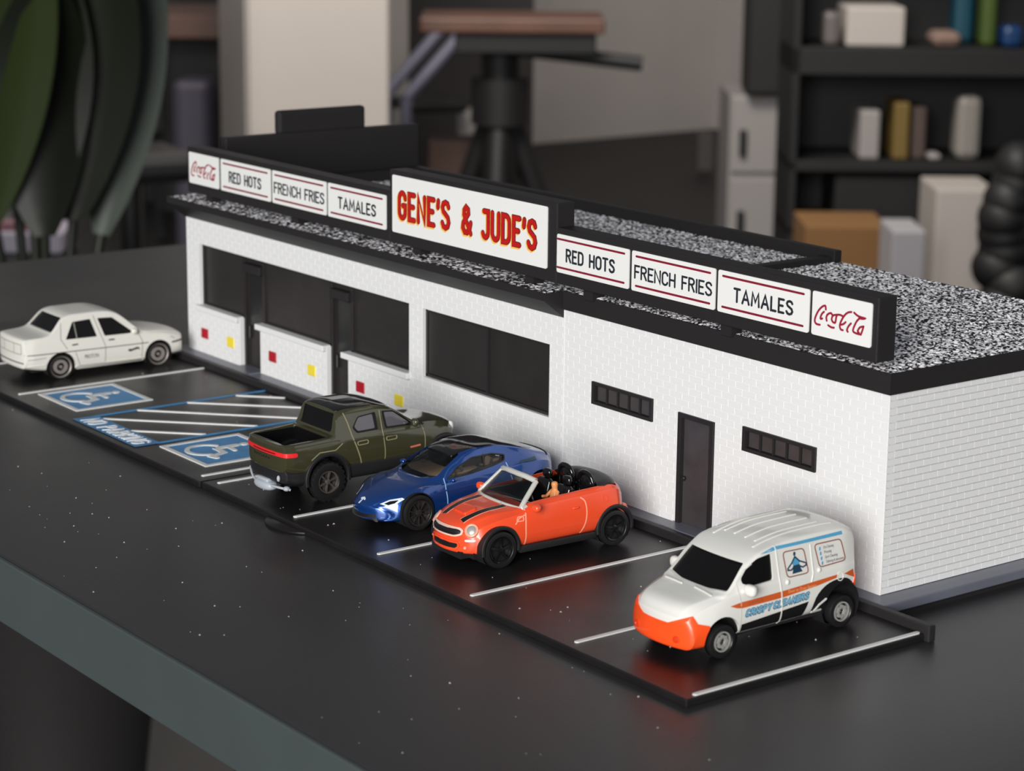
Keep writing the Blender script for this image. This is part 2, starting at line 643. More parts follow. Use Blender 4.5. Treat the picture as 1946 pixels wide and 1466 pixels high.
zs = sorted(set([0, HW] + [o[2] for o in OPEN] + [o[3] for o in OPEN]))
core = MB()
for z0, z1 in zip(zs, zs[1:]):
    for a, b in solid_spans(XL, XR - .34, z0, z1, OPEN):
        core.box(a, b, 0.09, 3.2, z0, z1)
fw = B(core, 'front_wall', M_WHITE)
sw = B(MB().box(-3.2, -0.5, 0.32, YB, 0, HW), 'side_wall', M_WHITE)
B(MB().rbox(-.6, -.02, .02, .6, 0, HW, .12, 1), 'corner_post', M_WHITE)
lw = B(MB().box(XL, XL + 3, 3.2, YB, 0, HW), 'left_wall', M_WHITE)
B(MB().box(XL + 3, -3.2, YB - 3, YB, 0, HW), 'rear_wall', M_WHITE)
B(MB().box(XL + 1, -1, 6, 7, 0, HW), 'inner_screen', M_DARK)

# bricks ----------------------------------------------------------
RH, BW, GP = 1.75, 5.0, 0.24
GV = 0.15
M_BRICK = mat('white_brick_plastic', (226, 226, 226), 0.48, bump=0.12, bscale=1500)


def frustum(mb, a, b, z0, z1, fn, c=0.02, d=0.5, two=False):
    if two:
        e_ = .1
        vs = [fn(*q) for q in ((a, z0, 0), (b, z0, 0), (b, z1, 0), (a, z1, 0), (a, z0, d - e_), (b, z0, d - e_), (b, z1, d - e_), (a, z1, d - e_), (a + e_, z0 + e_, d), (b - e_, z0 + e_, d), (b - e_, z1 - e_, d), (a + e_, z1 - e_, d))]
        mb.add(vs, [(8, 9, 10, 11)] + [(k + i, k + (i + 1) % 4, k + 4 + (i + 1) % 4, k + 4 + i) for k in (0, 4) for i in range(4)])
        return
    vs = [fn(a, z0, 0), fn(b, z0, 0), fn(b, z1, 0), fn(a, z1, 0), fn(a + c, z0 + c, d), fn(b - c, z0 + c, d), fn(b - c, z1 - c, d), fn(a + c, z1 - c, d)]
    mb.add(vs, [(4, 5, 6, 7), (0, 1, 5, 4), (1, 2, 6, 5), (2, 3, 7, 6), (3, 0, 4, 7)])


front = lambda a, z, h: (a, 0.1 - h, z)
fbr = MB()
for r in range(28):
    z0, z1 = r * RH + GP / 2, (r + 1) * RH - GP / 2
    off = 2.5 if r % 2 else 0.0
    x = XR + off
    while x > XL:
        a, b = max(XL, x - BW), min(XR, x)
        x -= BW
        if b - a < 0.6:
            continue
        for p, q in solid_spans(a, b, z0, z1, OPEN, 0.35):
            if q - p > 0.5:
                frustum(fbr, p + .07, q - .07, z0 - .06, z1 + .06, front, c=0.04, d=.1, two=False)
fb = B(fbr, 'bricks', M_BRICK, fw)
fb['kind'] = 'stuff'
# side wall: the 300 bricks that show largest are single parts
full = MB()
frustum(full, -BW / 2 + GV / 2, BW / 2 - GV / 2, -RH / 2 + GP / 2, RH / 2 - GP / 2, lambda a, z, h: (h, a, z))
half = MB()
frustum(half, -BW / 4 + GV / 2, BW / 4 - GV / 2, -RH / 2 + GP / 2, RH / 2 - GP / 2, lambda a, z, h: (h, a, z))
me_full, me_half = full.mesh('brick'), half.mesh('brick')
for me_ in (me_full, me_half):
    me_.materials.append(M_BRICK)
rest = MB()
cells = []
for r in range(28):
    y = 0.0
    k = 0
    while y < YB - 0.1:
        wd = BW / 2 if (r % 2 and k == 0) else min(BW, YB - y)
        cells.append((y, wd, r))
        y += wd
        k += 1
cells.sort(key=lambda c: (c[0] // 5, c[2]))
for i, (y, wd, r) in enumerate(cells):
    if i < 300 and (abs(wd - BW) < .01 or abs(wd - BW / 2) < .01):
        o = bpy.data.objects.new('brick', me_full if wd > 3 else me_half)
        COL.objects.link(o)
        o.parent = sw
        o.location = (Vector((-0.5, y + wd / 2, (r + .5) * RH)) - BO) * U
    else:
        frustum(rest, y + GV / 2, y + wd - GV / 2, r * RH + GP / 2, (r + 1) * RH - GP / 2, lambda a, z, h: (-0.5 + h, a, z))
rb = B(rest, 'bricks', M_BRICK, sw)
rb['kind'] = 'stuff'

# coloured squares, sills
for x0, m, nm in ((-324.6, M_RED, 'red_square'), (-307.0, M_YEL, 'yellow_square'), (-279.4, M_RED, 'red_square'), (-255.1, M_YEL, 'yellow_square'), (-226.5, M_RED, 'red_square'), (-205.0, M_YEL, 'yellow_square')):
    B(MB().rbox(x0, x0 + 4.75, -0.28, .5, 5.25, 8.75, .2, 1), nm, m, fw)
for a, b in ((-326.6, -298.3), (-286.2, -243.8), (-233.4, -196.4)):
    B(MB().rbox(a, b, -1.5, 2.2, 14.9, 16.8, .25), 'window_sill', M_WHITE, fw)
B(MB().box(-122.15, -121.8, -0.12, .4, 0, 48.6), 'wall_seam', M_WHITE, fw)

# shop windows and doors
for a, b, z0 in ((-325.6, -298.2, 16.4), (-285.0, -243.7, 16.4), (-231.2, -197.3, 16.4)):
    wn = B(MB().box(a, b, 2.2, 2.8, z0, 38.1), 'window', M_PANEL)
    f = MB()
    f.box(a, a + .9, 1.5, 2.4, z0, 38.1).box(b - .9, b, 1.5, 2.4, z0, 38.1).box(a, b, 1.5, 2.4, 37.2, 38.1).box(a, b, 1.5, 2.4, z0, z0 + .9)
    B(f, 'window_frame', M_PANEL, wn)
for a, b in ((-298.2, -285.0), (-243.7, -231.2)):
    dr = B(MB().box(a, b, 3.0, 3.6, 0, 38.1), 'door', M_PANEL)
    f = MB()
    f.box(a, a + 1.1, 1.7, 3.2, 0, 38.1).box(b - 1.1, b, 1.7, 3.2, 0, 38.1)
    B(f, 'door_frame', M_PANEL, dr)
    B(MB().rbox(a + 1.1, b - .6, .3, 3.0, 32.6, 35.6, .3), 'door_closer_box', M_BLACK, dr)
    B(MB().box(a + 2.0, b - 2.0, 2.75, 3.1, 14.6, 31.8), 'glass_panel', M_BLACK_S, dr)
    B(MB().rbox(a + 2.3, a + 3.0, 2.0, 2.9, 9.8, 14.2, .2, 1), 'handle', M_BLACK_S, dr)
wn = B(MB().box(-190.1, -128.4, 2.0, 2.6, 17, 37.8), 'window', M_PANEL)
f = MB()
for a, b, z0, z1 in ((-190.1, -189.2, 17, 37.8), (-129.3, -128.4, 17, 37.8), (-190.1, -128.4, 36.9, 37.8), (-190.1, -128.4, 17, 17.9)):
    f.box(a, b, 1.2, 2.2, z0, z1)
B(f, 'window_frame', M_PANEL, wn)
B(MB().rbox(-189.2, -158.8, 1.5, 2.1, 17.9, 36.9, .25, 1), 'sliding_sash', M_PANEL, wn)
B(MB().box(-159.2, -158.4, 1.0, 2.1, 17.5, 37.3), 'mullion', M_BLACK, wn)
M_SLIT = mat('slit_pane', (62, 58, 58), 0.4, vary=.15, vscale=200)
for a, b in ((-109.0, -83.8), (-48.9, -23.0)):
    wn = B(MB().box(a, b, 1.2, 1.8, 25, 31.2), 'slit_window', M_BLACK)
    f = MB()
    f.box(a, a + 1.1, -.55, 1.4, 25, 31.2).box(b - 1.1, b, -.55, 1.4, 25, 31.2).box(a + 1.1, b - 1.1, -.55, 1.4, 30.3, 31.2).box(a + 1.1, b - 1.1, -.55, 1.4, 25, 25.9)
    B(f, 'window_frame', M_BLACK, wn)
    pw = (b - a - 2.2) / 5
    for k in range(5):
        B(MB().rbox(a + 1.1 + k * pw + .35, a + 1.1 + (k + 1) * pw - .35, .5, 1.3, 26.0, 30.2, .1, 1), 'pane', M_SLIT, wn)
    for k in range(1, 5):
        B(MB().box(a + 1.1 + k * pw - .3, a + 1.1 + k * pw + .3, .1, 1.3, 25.8, 30.4), 'mullion', M_BLACK, wn)
dr = B(MB().box(-72.0, -61.0, .6, 1.6, 0.4, 28.8), 'door', mat('service_door_grey', (62, 58, 59), 0.45, vary=.15, vscale=120, bump=.2, bscale=700))
f = MB()
f.box(-73.3, -71.9, -.6, 1.6, 0, 29.9).box(-61.1, -59.7, -.6, 1.6, 0, 29.9).box(-71.9, -61.1, -.6, 1.6, 28.7, 29.9)
B(f, 'door_frame', M_BLACK, dr)
k = MB()
k.lathe([(.25, 0), (.28, .5), (.6, .6), (.66, .95), (.45, 1.25)], 14, lambda a, b, h: (-70.9 + a, .6 - h, 12.6 + b))
B(k, 'door_knob', M_BLACK_S, dr, 40)

# roof ------------------------------------------------------------
ZR = 54.0
e = MB()
e.prism([(-7.1, ZR), (-7.1, 51.8), (-.05, 46.4), (4, 46.4), (4, ZR)], XL - .4, XS, lambda p, q, t: (t, p, q))
B(e, 'eave', M_BLACK)
f = MB()
f.box(XS, .45, -.45, 3, 48.8, ZR - .1)
f.box(-3, .45, 3, YB + .4, 48.8, ZR - .1)
f.box(XL - .4, -3, YB - 3, YB + .4, 47, ZR - .1)
f.box(XL - .4, XL + 3, 4, YB - 3, 47, ZR - .1)
B(f, 'fascia', M_BLACK)
B(MB().box(XL, -.5, 0, YB, 49.2, ZR - .6), 'roof_slab', M_BLACK)


def grit(name, x0, x1, y0, y1, st, amp):
    nx, ny = int((x1 - x0) / st), int((y1 - y0) / st)
    sx, sy = (x1 - x0) / nx, (y1 - y0) / ny
    vs = []
    for j in range(ny + 1):
        for i in range(nx + 1):
            e_ = 0 if i in (0, nx) or j in (0, ny) else 1
            vs.append((x0 + i * sx + e_ * random.uniform(-.3, .3) * sx, y0 + j * sy + e_ * random.uniform(-.3, .3) * sy, ZR + random.uniform(-amp, amp) * e_))
    fs = [(j * (nx + 1) + i, j * (nx + 1) + i + 1, (j + 1) * (nx + 1) + i + 1, (j + 1) * (nx + 1) + i) for j in range(ny) for i in range(nx)]
    o = B(MB().add(vs, fs), name, M_GRAVEL)
    o['kind'] = 'stuff'


grit('roof_grit', XS + .2, .3, -.3, YB, .62, .3)
grit('roof_grit', XL, XS + .2, -6.9, YB, .75, .25)
# parapets behind the signs and at the left end
B(MB().rbox(XL, -111.5, YB - 3, YB, ZR - .5, 57.6, .3), 'parapet', M_BLACK)
B(MB().rbox(-116.5, -112.6, 6, YB - 3, ZR - .5, 55.8, .3), 'parapet', M_BLACK)
B(MB().rbox(XL, XL + 4, 14, YB, ZR - .5, 73, .5), 'end_parapet', M_BLACK)
B(MB().rbox(XL + .2, XL + 3.8, 35.5, 72, 72.5, 81, 1.2), 'parapet_tab', M_BLACK)
B(MB().rbox(XL + 4, XL + 10, 14, YB - 3, ZR - .5, 57.8, .3), 'roof_ledge', M_BLACK)

# sign boards -----------------------------------------------------
M_INK = mat('sign_ink_black', (34, 40, 46), 0.5)
M_BAR = mat('sign_bar_maroon', (128, 22, 44), 0.5)
M_COKE = mat('script_red', (150, 26, 52), 0.5)
M_G_RED = mat('letter_red', (188, 22, 20), 0.45, vary=.12, vscale=300)
M_G_DK = mat('letter_dark_red', (92, 22, 14), 0.5)
M_G_YEL = mat('letter_yellow_edge', (250, 190, 92), 0.5)
SY = -3.3
sgn = lambda x, z, h: (x, SY - h, z)


def board(name, x0, x1, z0, z1):
    o = B(MB().rbox(x0, x1, -3.0, 3.0, z0, z1, .3), name, M_BLACK)
    for fx in range(int((x1 - x0) // 55) + 1):
        px = x0 + 12 + fx * 55
        if px < x1 - 4:
            B(MB().box(px - 2, px + 2, -1.5, 2.0, ZR - .6, z0 + .5), 'sign_foot', M_BLACK, o)
    return o


def panel(par, x0, x1, z0=59.6, z1=70.1):
    mb = MB()
    mb.prism(rrect(x0, x1, z0, z1, .55), SY, -2.9, lambda p, q, t: (p, t, q))
    return B(mb, 'sign_panel', M_SIGN, par)


def words(par, text, x0, x1, z0=63.05, z1=66.25, wd=.62, gap=.24):
    B(lettering(text, x0, x1, z0, z1, wd, sgn, -.02, .12, gap=gap), 'lettering', M_INK, par)


def bars(par, x0, x1):
    for z in (68.75, 61.0):
        mb = MB()
        stroke(mb, [(x0, z), (x1, z)], .55, sgn, -.02, .1, cap=2)
        B(mb, 'red_line', M_BAR, par)


COKE = [[(-18.58, 66.26), (-18.78, 67.09), (-19.66, 66.84), (-20.94, 65.66), (-21.9, 63.98), (-22.08, 62.87), (-21.5, 62.32), (-20.36, 62.3)], [(-19.14, 65.63), (-19.85, 64.98), (-20.25, 64.05), (-20.08, 63.75), (-19.64, 63.93)], [(-16.23, 65.2), (-16.91, 65.68), (-17.92, 65.19), (-18.32, 64.37), (-18.13, 63.65)], [(-14.25, 65.74), (-15.42, 65.5), (-16.23, 65.15), (-16.53, 64.24), (-16.05, 63.68), (-15.31, 63.7), (-15.09, 64.92), (-14.83, 65.6)], [(-14.84, 65.65), (-13.81, 65.77), (-12.92, 65.6)], [(-17.62, 62.66), (-16.56, 62.35), (-15.68, 62.39)], [(-10.23, 67.06), (-11.38, 66.72), (-12.49, 65.78), (-13.43, 64.34), (-13.8, 63.21), (-13.46, 62.41), (-12.72, 62.32)], [(-11.96, 64.38), (-12.52, 63.86), (-13.38, 63.5)], [(-10.21, 64.36), (-11.03, 63.47), (-11.41, 62.55), (-11.1, 62.22)], [(-9.36, 67.05), (-8.17, 66.51), (-6.71, 66.33), (-5.7, 66.29), (-6.69, 66.02), (-7.7, 66.06)], [(-7.55, 65.98), (-8.37, 65.2), (-9.16, 63.79), (-9.44, 62.68), (-8.48, 62.32), (-6.89, 62.28)], [(-6.15, 64.31), (-7.28, 63.91), (-7.94, 62.94), (-7.49, 62.6)], [(-6.15, 64.31), (-6.51, 63.19), (-6.89, 62.28)]]


def script(par, dx):
    mb = MB()
    for s_ in COKE:
        stroke(mb, smooth_path([(a + dx, b) for a, b in s_], 3), .5, sgn, -.02, .12)
    B(mb, 'script_lettering', M_COKE, par)


sl = board('sign_board', -326.6, -202.9, 56.3, 71.7)
sr = board('sign_board', -122.0, -1.9, 56.3, 71.7)
sm = board('main_sign_board', -203.0, -121.9, 56.3, 78.2)
for par, dx in ((sr, 0.0), (sl, -180.4)):
    for a, b, t, ta, tb_ in ((-123.0, -91.0, 'RED HOTS', -117.2, -97.0), (-89.9, -57.5, 'FRENCH FRIES', -88.5, -58.8), (-56.5, -24.2, 'TAMALES', -50.4, -29.8)):
        a_ = max(a, -121.5) if dx == 0 else a
        panel(par, a_ + dx, b + dx)
        words(par, t, ta + dx, tb_ + dx, gap=.21 if len(t) > 9 else .26, wd=.52 if len(t) > 9 else .6)
        bars(par, a + 1.8 + dx, b - 1.9 + dx)
panel(sr, -23.2, -3.7)
script(sr, 0)
panel(sl, -325.0, -304.8)
script(sl, -301.2)
panel(sm, -201.2, -123.9 - 2.0, 59.7, 76.8)


def fat(text, x0, x1):
    z0, z1 = 64.5, 71.9
    B(lettering(text, x0 - .45, x1 - .45, z0 - .45, z1 - .3, 1.8, sgn, -.02, .06, gap=.32), 'letter_edge', M_G_YEL, sm)
    B(lettering(text, x0, x1, z0, z1, 1.7, sgn, -.02, .12, gap=.32), 'letter_outline', M_G_DK, sm)
    B(lettering(text, x0, x1, z0, z1, 1.25, sgn, -.02, .2, gap=.32), 'lettering', M_G_RED, sm)


fat("GENE'S", -197.4, -172.0)
fat('&', -165.2, -161.2)
fat("JUDE'S", -155.6, -131.0)
# ================================================================ toy car tools (car frame: x forward, y left, z up from the ground)
def pchip(pts):
    pts = sorted(pts)
    xs = [p[0] for p in pts]
    ys = [p[1] for p in pts]
    n = len(xs)
    if n == 1:
        return lambda x: ys[0]
    h = [xs[i + 1] - xs[i] for i in range(n - 1)]
    d = [(ys[i + 1] - ys[i]) / h[i] for i in range(n - 1)]
    m = [0.0] * n
    m[0], m[-1] = d[0], d[-1]
    for i in range(1, n - 1):
        if d[i - 1] * d[i] > 0:
            w1, w2 = 2 * h[i] + h[i - 1], h[i] + 2 * h[i - 1]
            m[i] = (w1 + w2) / (w1 / d[i - 1] + w2 / d[i])

    def f(x):
        if x <= xs[0]:
            return ys[0]
        if x >= xs[-1]:
            return ys[-1]
        i = max(j for j in range(n - 1) if xs[j] <= x)
        t = (x - xs[i]) / h[i]
        return (ys[i] * (1 + 2 * t) * (1 - t) ** 2 + m[i] * h[i] * t * (1 - t) ** 2 + ys[i + 1] * t * t * (3 - 2 * t) + m[i + 1] * h[i] * t * t * (t - 1))
    return f


def chaikin(p, it=2):
    for _ in range(it):
        q = [p[0]]
        for a, b in zip(p, p[1:]):
            q.append((a[0] * .75 + b[0] * .25, a[1] * .75 + b[1] * .25))
            q.append((a[0] * .25 + b[0] * .75, a[1] * .25 + b[1] * .75))
        q.append(p[-1])
        p = q
    return p


class Shell:
    def __init__(s, curves, u0, u1, n=72, cap_b=0.35, it=2, sharp=False):
        """curves: dict name -> [(u,val)] ; u0 rear, u1 front"""
        s.c = {k: pchip(v) for k, v in curves.items()}
        s.u0, s.u1, s.n, s.cap_b, s.it, s.sharp = u0, u1, n, cap_b, it, sharp

    def section(s, u):
        g = {k: f(u) for k, f in s.c.items()}
        hs = g['zs'] - g['zb']
        we, ze, zt = g['we'], g['ze'], g['zt']
        p = [(0, g['zb']), (g['wb'] * .7, g['zb']), (g['wb'], g['zb']), (g['w'], g['zb'] + .28 * hs), (g['w'], g['zb'] + .62 * hs),
             (g['ws'], g['zs']), (g['ws'] * .985, g['zs'] + .02), (we, ze), (we * .93, ze + (zt - ze) * .62), (we * .6, zt - (zt - ze) * .06), (0, zt)]
        if s.sharp:
            a, b = p[6], p[7]
            p.insert(8, (b[0] - .06 * b[0] * .5, b[1] + (p[8][1] - b[1]) * .45))
            p.insert(7, (b[0] + (a[0] - b[0]) * .12, b[1] + (a[1] - b[1]) * .12))
        return chaikin(p, s.it)

    def mesh(s, inset=0.0):
        us = []
        for i in range(s.n + 1):
            t = i / s.n
            t = t + .055 * math.sin(2 * math.pi * t) * -1 * 1.0
            us.append(s.u0 + (s.u1 - s.u0) * t)
        rings = []
        bow = s.c['bow']

        def ring(u, sc, du):
            sec = s.section(u)
            zc = (sec[0][1] + sec[-1][1]) / 2
            W = max(a for a, b in sec)
            sec = [(a * sc, zc + (b - zc) * sc) for a, b in sec]
            full = sec + [(-a, b) for a, b in sec[-2:0:-1]]
            return [(u + du - bow(u) * (abs(a) / max(.1, W)) ** 2.2, a, b) for a, b in full]
        cb = s.cap_b
        for sc, du in ((.35, -cb), (.7, -cb * .95), (.9, -cb * .75), (.97, -cb * .4)):
            rings.append(ring(us[0], sc, du))
        for u in us:
            rings.append(ring(u, 1, 0))
        for sc, du in ((.97, cb * .4), (.9, cb * .75), (.7, cb * .95), (.35, cb)):
            rings.append(ring(us[-1], sc, du))
        m = len(rings[0])
        vs = [p for r in rings for p in r]
        fs = []
        for i in range(len(rings) - 1):
            for k in range(m):
                fs.append((i * m + k, i * m + (k + 1) % m, (i + 1) * m + (k + 1) % m, (i + 1) * m + k))
        def avg(r):
            return tuple(sum(q[j] for q in r) / m for j in range(3))
        a = len(vs)
        vs += [avg(rings[0]), avg(rings[-1])]
        for k in range(m):
            fs.append((a, (k + 1) % m, k))
            b0 = (len(rings) - 1) * m
            fs.append((a + 1, b0 + k, b0 + (k + 1) % m))
        bm = bmesh.new()
        V = [bm.verts.new(p) for p in vs]
        for f in fs:
            bm.faces.new([V[i] for i in f])
        bmesh.ops.recalc_face_normals(bm, faces=bm.faces)
        bm.normal_update()
        if inset:
            mv = [(q, q.co - q.normal * inset) for q in bm.verts]
            for q, c in mv:
                q.co = c
        return bm


def bm_of(mb):
    bm = bmesh.new()
    V = [bm.verts.new(p) for p in mb.v]
    for f in mb.f:
        try:
            bm.faces.new([V[i] for i in f])
        except ValueError:
            pass
    bmesh.ops.recalc_face_normals(bm, faces=bm.faces)
    return bm


def bool_(a, b, op):
    """exact boolean of two bmeshes (unit space); returns a new bmesh, frees nothing"""
    obs = []
    for q in (a, b):
        me = bpy.data.meshes.new('tmp')
        q.to_mesh(me)
        o = bpy.data.objects.new('tmp', me)
        COL.objects.link(o)
        obs.append(o)
    md = obs[0].modifiers.new('b', 'BOOLEAN')
    md.operation = op
    md.solver = 'EXACT'
    md.object = obs[1]
    dg = bpy.context.evaluated_depsgraph_get()
    dg.update()
    me = bpy.data.meshes.new_from_object(obs[0].evaluated_get(dg))
    r = bmesh.new()
    r.from_mesh(me)
    for o in obs:
        m_ = o.data
        bpy.data.objects.remove(o)
        bpy.data.meshes.remove(m_)
    bpy.data.meshes.remove(me)
    return r


def cyl_y(u, z, r, y0, y1, n=48):
    mb = MB()
    mb.prism([(u + r * math.cos(2 * math.pi * i / n), z + r * math.sin(2 * math.pi * i / n)) for i in range(n)], y0, y1, lambda p, q, t: (p, t, q))
    return bm_of(mb)


def side_prism(poly, y0, y1):
    mb = MB()
    mb.prism(poly, y0, y1, lambda p, q, t: (p, t, q))
    return bm_of(mb)


def front_prism(poly, x0, x1):
    mb = MB()
    mb.prism(poly, x0, x1, lambda p, q, t: (t, p, q))
    return bm_of(mb)


def top_prism(poly, z0, z1):
    mb = MB()
    mb.prism(poly, z0, z1, lambda p, q, t: (p, q, t))
    return bm_of(mb)


def put(bm, name, m, parent, smooth=32):
    mb = MB().bm(bm)
    return mb.build(name, m, parent, smooth)


def rounded(poly, r=.6, n=3):
    """round polygon corners"""
    o = []
    k = len(poly)
    for i in range(k):
        p = Vector(poly[i])
        a = Vector(poly[i - 1]) - p
        b = Vector(poly[(i + 1) % k]) - p
        d = min(r, a.length * .45, b.length * .45)
        s_, e_ = p + a.normalized() * d, p + b.normalized() * d
        for j in range(n + 1):
            t = j / n
            q = s_ * (1 - t) ** 2 + p * 2 * t * (1 - t) + e_ * t * t
            o.append((q.x, q.y))
    return o


class Skin:
    """projects flat drawings onto a shell"""

    def __init__(s, bm):
        bm.normal_update()
        s.t = BVHTree.FromBMesh(bm)

    def side(s, sg):
        def f(u, z, h):
            r = s.t.ray_cast(Vector((u, 40 * sg, z)), Vector((0, -sg, 0)))
            if r[0] is None:
                r = s.t.find_nearest(Vector((u, 11 * sg, z)))
            return r[0] + r[1] * h
        return f

    def top(s):
        def f(u, v, h):
            r = s.t.ray_cast(Vector((u, v, 60)), Vector((0, 0, -1)))
            if r[0] is None:
                r = s.t.find_nearest(Vector((u, v, 10)))
            return r[0] + r[1] * h
        return f

    def fore(s, sg=1):
        def f(v, z, h):
            r = s.t.ray_cast(Vector((80 * sg, v, z)), Vector((-sg, 0, 0)))
            if r[0] is None:
                r = s.t.find_nearest(Vector((28 * sg, v, z)))
            return r[0] + r[1] * h
        return f


def seam(sk, pts, wd, m, parent, sides=(1, -1), name='door_seam', h=.05, step=.7):
    for sg in sides:
        mb = MB()
        stroke(mb, pts, wd, sk.side(sg), -.08, h, cap=1, step=step)
        mb.build(name, m, parent, 60)


def wheel(parent, u, v, r, wd, rim_m, style, tyre_m=None, hub=.55):
    """tyre with a rim sub-part; axle along y, outer face at |y|=v"""
    sg = 1 if v > 0 else -1
    f = lambda a, b, h: (u + a, v - sg * (wd - h), r + b)
    t = MB()
    e = r * .1
    t.lathe([(r * .3, 0), (r - e, 0), (r - e * .3, .25 * e), (r, e), (r, wd - e), (r - e * .3, wd - .25 * e), (r - e, wd), (r * hub + .25, wd), (r * hub, wd - .3), (r * hub, wd - 1.0), (.2, wd - 1.0)], 40, f)
    if style == 'offroad':
        for k in range(22):
            for row, (h0, h1, ph) in enumerate(((.1, wd * .42, 0), (wd * .58, wd - .1, .5))):
                th = 2 * math.pi * (k + ph) / 22
                c, s_ = math.cos(th), math.sin(th)
                a = .085
                q = []
                for rr in (r * .93, r * 1.035):
                    for hh in (h0, h1):
                        for dt in (-a, a):
                            q.append(f(rr * math.cos(th + dt), rr * math.sin(th + dt), hh))
                t.add(q, [(0, 1, 3, 2), (4, 6, 7, 5), (0, 4, 5, 1), (2, 3, 7, 6), (0, 2, 6, 4), (1, 5, 7, 3)])
    o = t.build('wheel', tyre_m or M_RUBBER, parent, 40)
    rm = MB()
    R0 = r * hub
    if style == 'ring':       # plain disc with broad ring
        rm.lathe([(R0 * .98, wd - .95), (R0 * .98, wd - .25), (R0 * .9, wd - .15), (R0 * .84, wd - .3), (R0 * .84, wd - .8)], 36, f, False)
        rm.lathe([(R0 * .62, wd - .95), (R0 * .6, wd - .2), (R0 * .36, wd - .2), (R0 * .33, wd - .8)], 30, f, False)
        rm.lathe([(R0 * .13, wd - .9), (R0 * .13, wd - .25)], 10, f)
    elif style == 'gearing':   # chrome scalloped ring, open centre
        ring = []
        for rr0, rr1 in ((.8, .93), (.33, .6)):
            n = 48
            vs = []
            for k in range(n):
                th = 2 * math.pi * k / n
                w_ = 1 + (.09 * math.cos(8 * th) if rr0 < .5 else 0)
                for rr, hh in ((rr0 * w_, wd - .8), (rr0 * w_, wd - .1), (rr1 * w_, wd - .1), (rr1 * w_, wd - .8)):
                    vs.append(f(R0 * rr * math.cos(th), R0 * rr * math.sin(th), hh))
            fs = [(4 * k + j, 4 * ((k + 1) % n) + j, 4 * ((k + 1) % n) + (j + 1) % 4, 4 * k + (j + 1) % 4) for k in range(n) for j in range(4)]
            rm.add(vs, fs)
    elif style in ('spoke10', 'spoke5', 'offroad'):
        n = {'spoke10': 10, 'spoke5': 5, 'offroad': 6}[style]
        for rr0, rr1, hh in ((.9, 1.0, -.12),):
            m_ = 40
            vs = []
            for k in range(m_):
                th = 2 * math.pi * k / m_
                for rr, h in ((rr0, wd - .9), (rr0, wd + hh), (rr1, wd + hh + .1), (rr1, wd - .9)):
                    vs.append(f(R0 * rr * math.cos(th), R0 * rr * math.sin(th), h))
            rm.add(vs, [(4 * k + j, 4 * ((k + 1) % m_) + j, 4 * ((k + 1) % m_) + (j + 1) % 4, 4 * k + (j + 1) % 4) for k in range(m_) for j in range(4)])
        rm.lathe([(R0 * .24, wd - .9), (R0 * .24, wd - .3), (R0 * .12, wd - .15)], 14, f)
        for k in range(n):
            th = 2 * math.pi * k / n + .3
            a = {'spoke10': .085, 'spoke5': .17, 'offroad': .15}[style]
            q = []
            for rr, h in ((.2, -.3), (.92, -.25)):
                for hh in (wd - .9, wd + h):
                    for dt in (-1, 1):
                        da = a * (1.0 if rr > .5 else 2.6) * dt
                        q.append(f(R0 * rr * math.cos(th + da * .6), R0 * rr * math.sin(th + da * .6), hh))
            rm.add(q, [(0, 1, 3, 2), (4, 6, 7, 5), (0, 4, 5, 1), (2, 3, 7, 6), (0, 2, 6, 4), (1, 5, 7, 3)])
    rm.build('rim', rim_m, o, 40)
    return o


def diag(sk, sg):
    """drawing plane seen from 45 degrees off the nose: a = (-u + |v|)/sqrt2"""
    k = math.sqrt(.5)
    d = Vector((-k, -sg * k, 0))
    r = Vector((-k, sg * k, 0))

    def f(a, z, h):
        o = r * a - d * 60 + Vector((0, 0, z))
        q = sk.t.ray_cast(o, d)
        if q[0] is None:
            q = sk.t.find_nearest(r * a - d * 24 + Vector((0, 0, z)))
        return q[0] + q[1] * h
    return f


def sub(a, b):
    r = bool_(a, b, 'DIFFERENCE')
    a.free()
    b.free()
    return r


def window(body, inner, prism, name, m, parent, keep=True):
    """cuts prism from body; fills the hole with a pane taken from the slightly smaller shell"""
    pane = bool_(inner, prism, 'INTERSECT')
    put(pane, name, m, parent, 30)
    r = bool_(body, prism, 'DIFFERENCE')
    body.free()
    prism.free()
    return r


def mir(poly):
    return [(-a, b) for a, b in poly[::-1]]


def liner(parent, arches, y0, y1, m=None):
    """black wheel-well linings, arches = [(u, z, r)]"""
    for u, z, r in arches:
        for sg in (1, -1):
            mb = MB()
            n = 40
            vs = []
            for k in range(n):
                th = 2 * math.pi * k / n
                for rr, yy in ((r + .02, y1), (r - .22, y1), (r - .22, y0), (r + .02, y0)):
                    vs.append((u + rr * math.cos(th), sg * yy, max(1.6, z + rr * math.sin(th))))
            mb.add(vs, [(4 * k + j, 4 * ((k + 1) % n) + j, 4 * ((k + 1) % n) + (j + 1) % 4, 4 * k + (j + 1) % 4) for k in range(n) for j in range(4)])
            mb.prism([(u + (r - .1) * math.cos(2 * math.pi * k / n), max(1.6, z + (r - .1) * math.sin(2 * math.pi * k / n))) for k in range(n)], sg * y0, sg * (y0 + .3), lambda p, q, t: (p, t, q))
            mb.build('wheel_well', m or M_DARK, parent, 40)


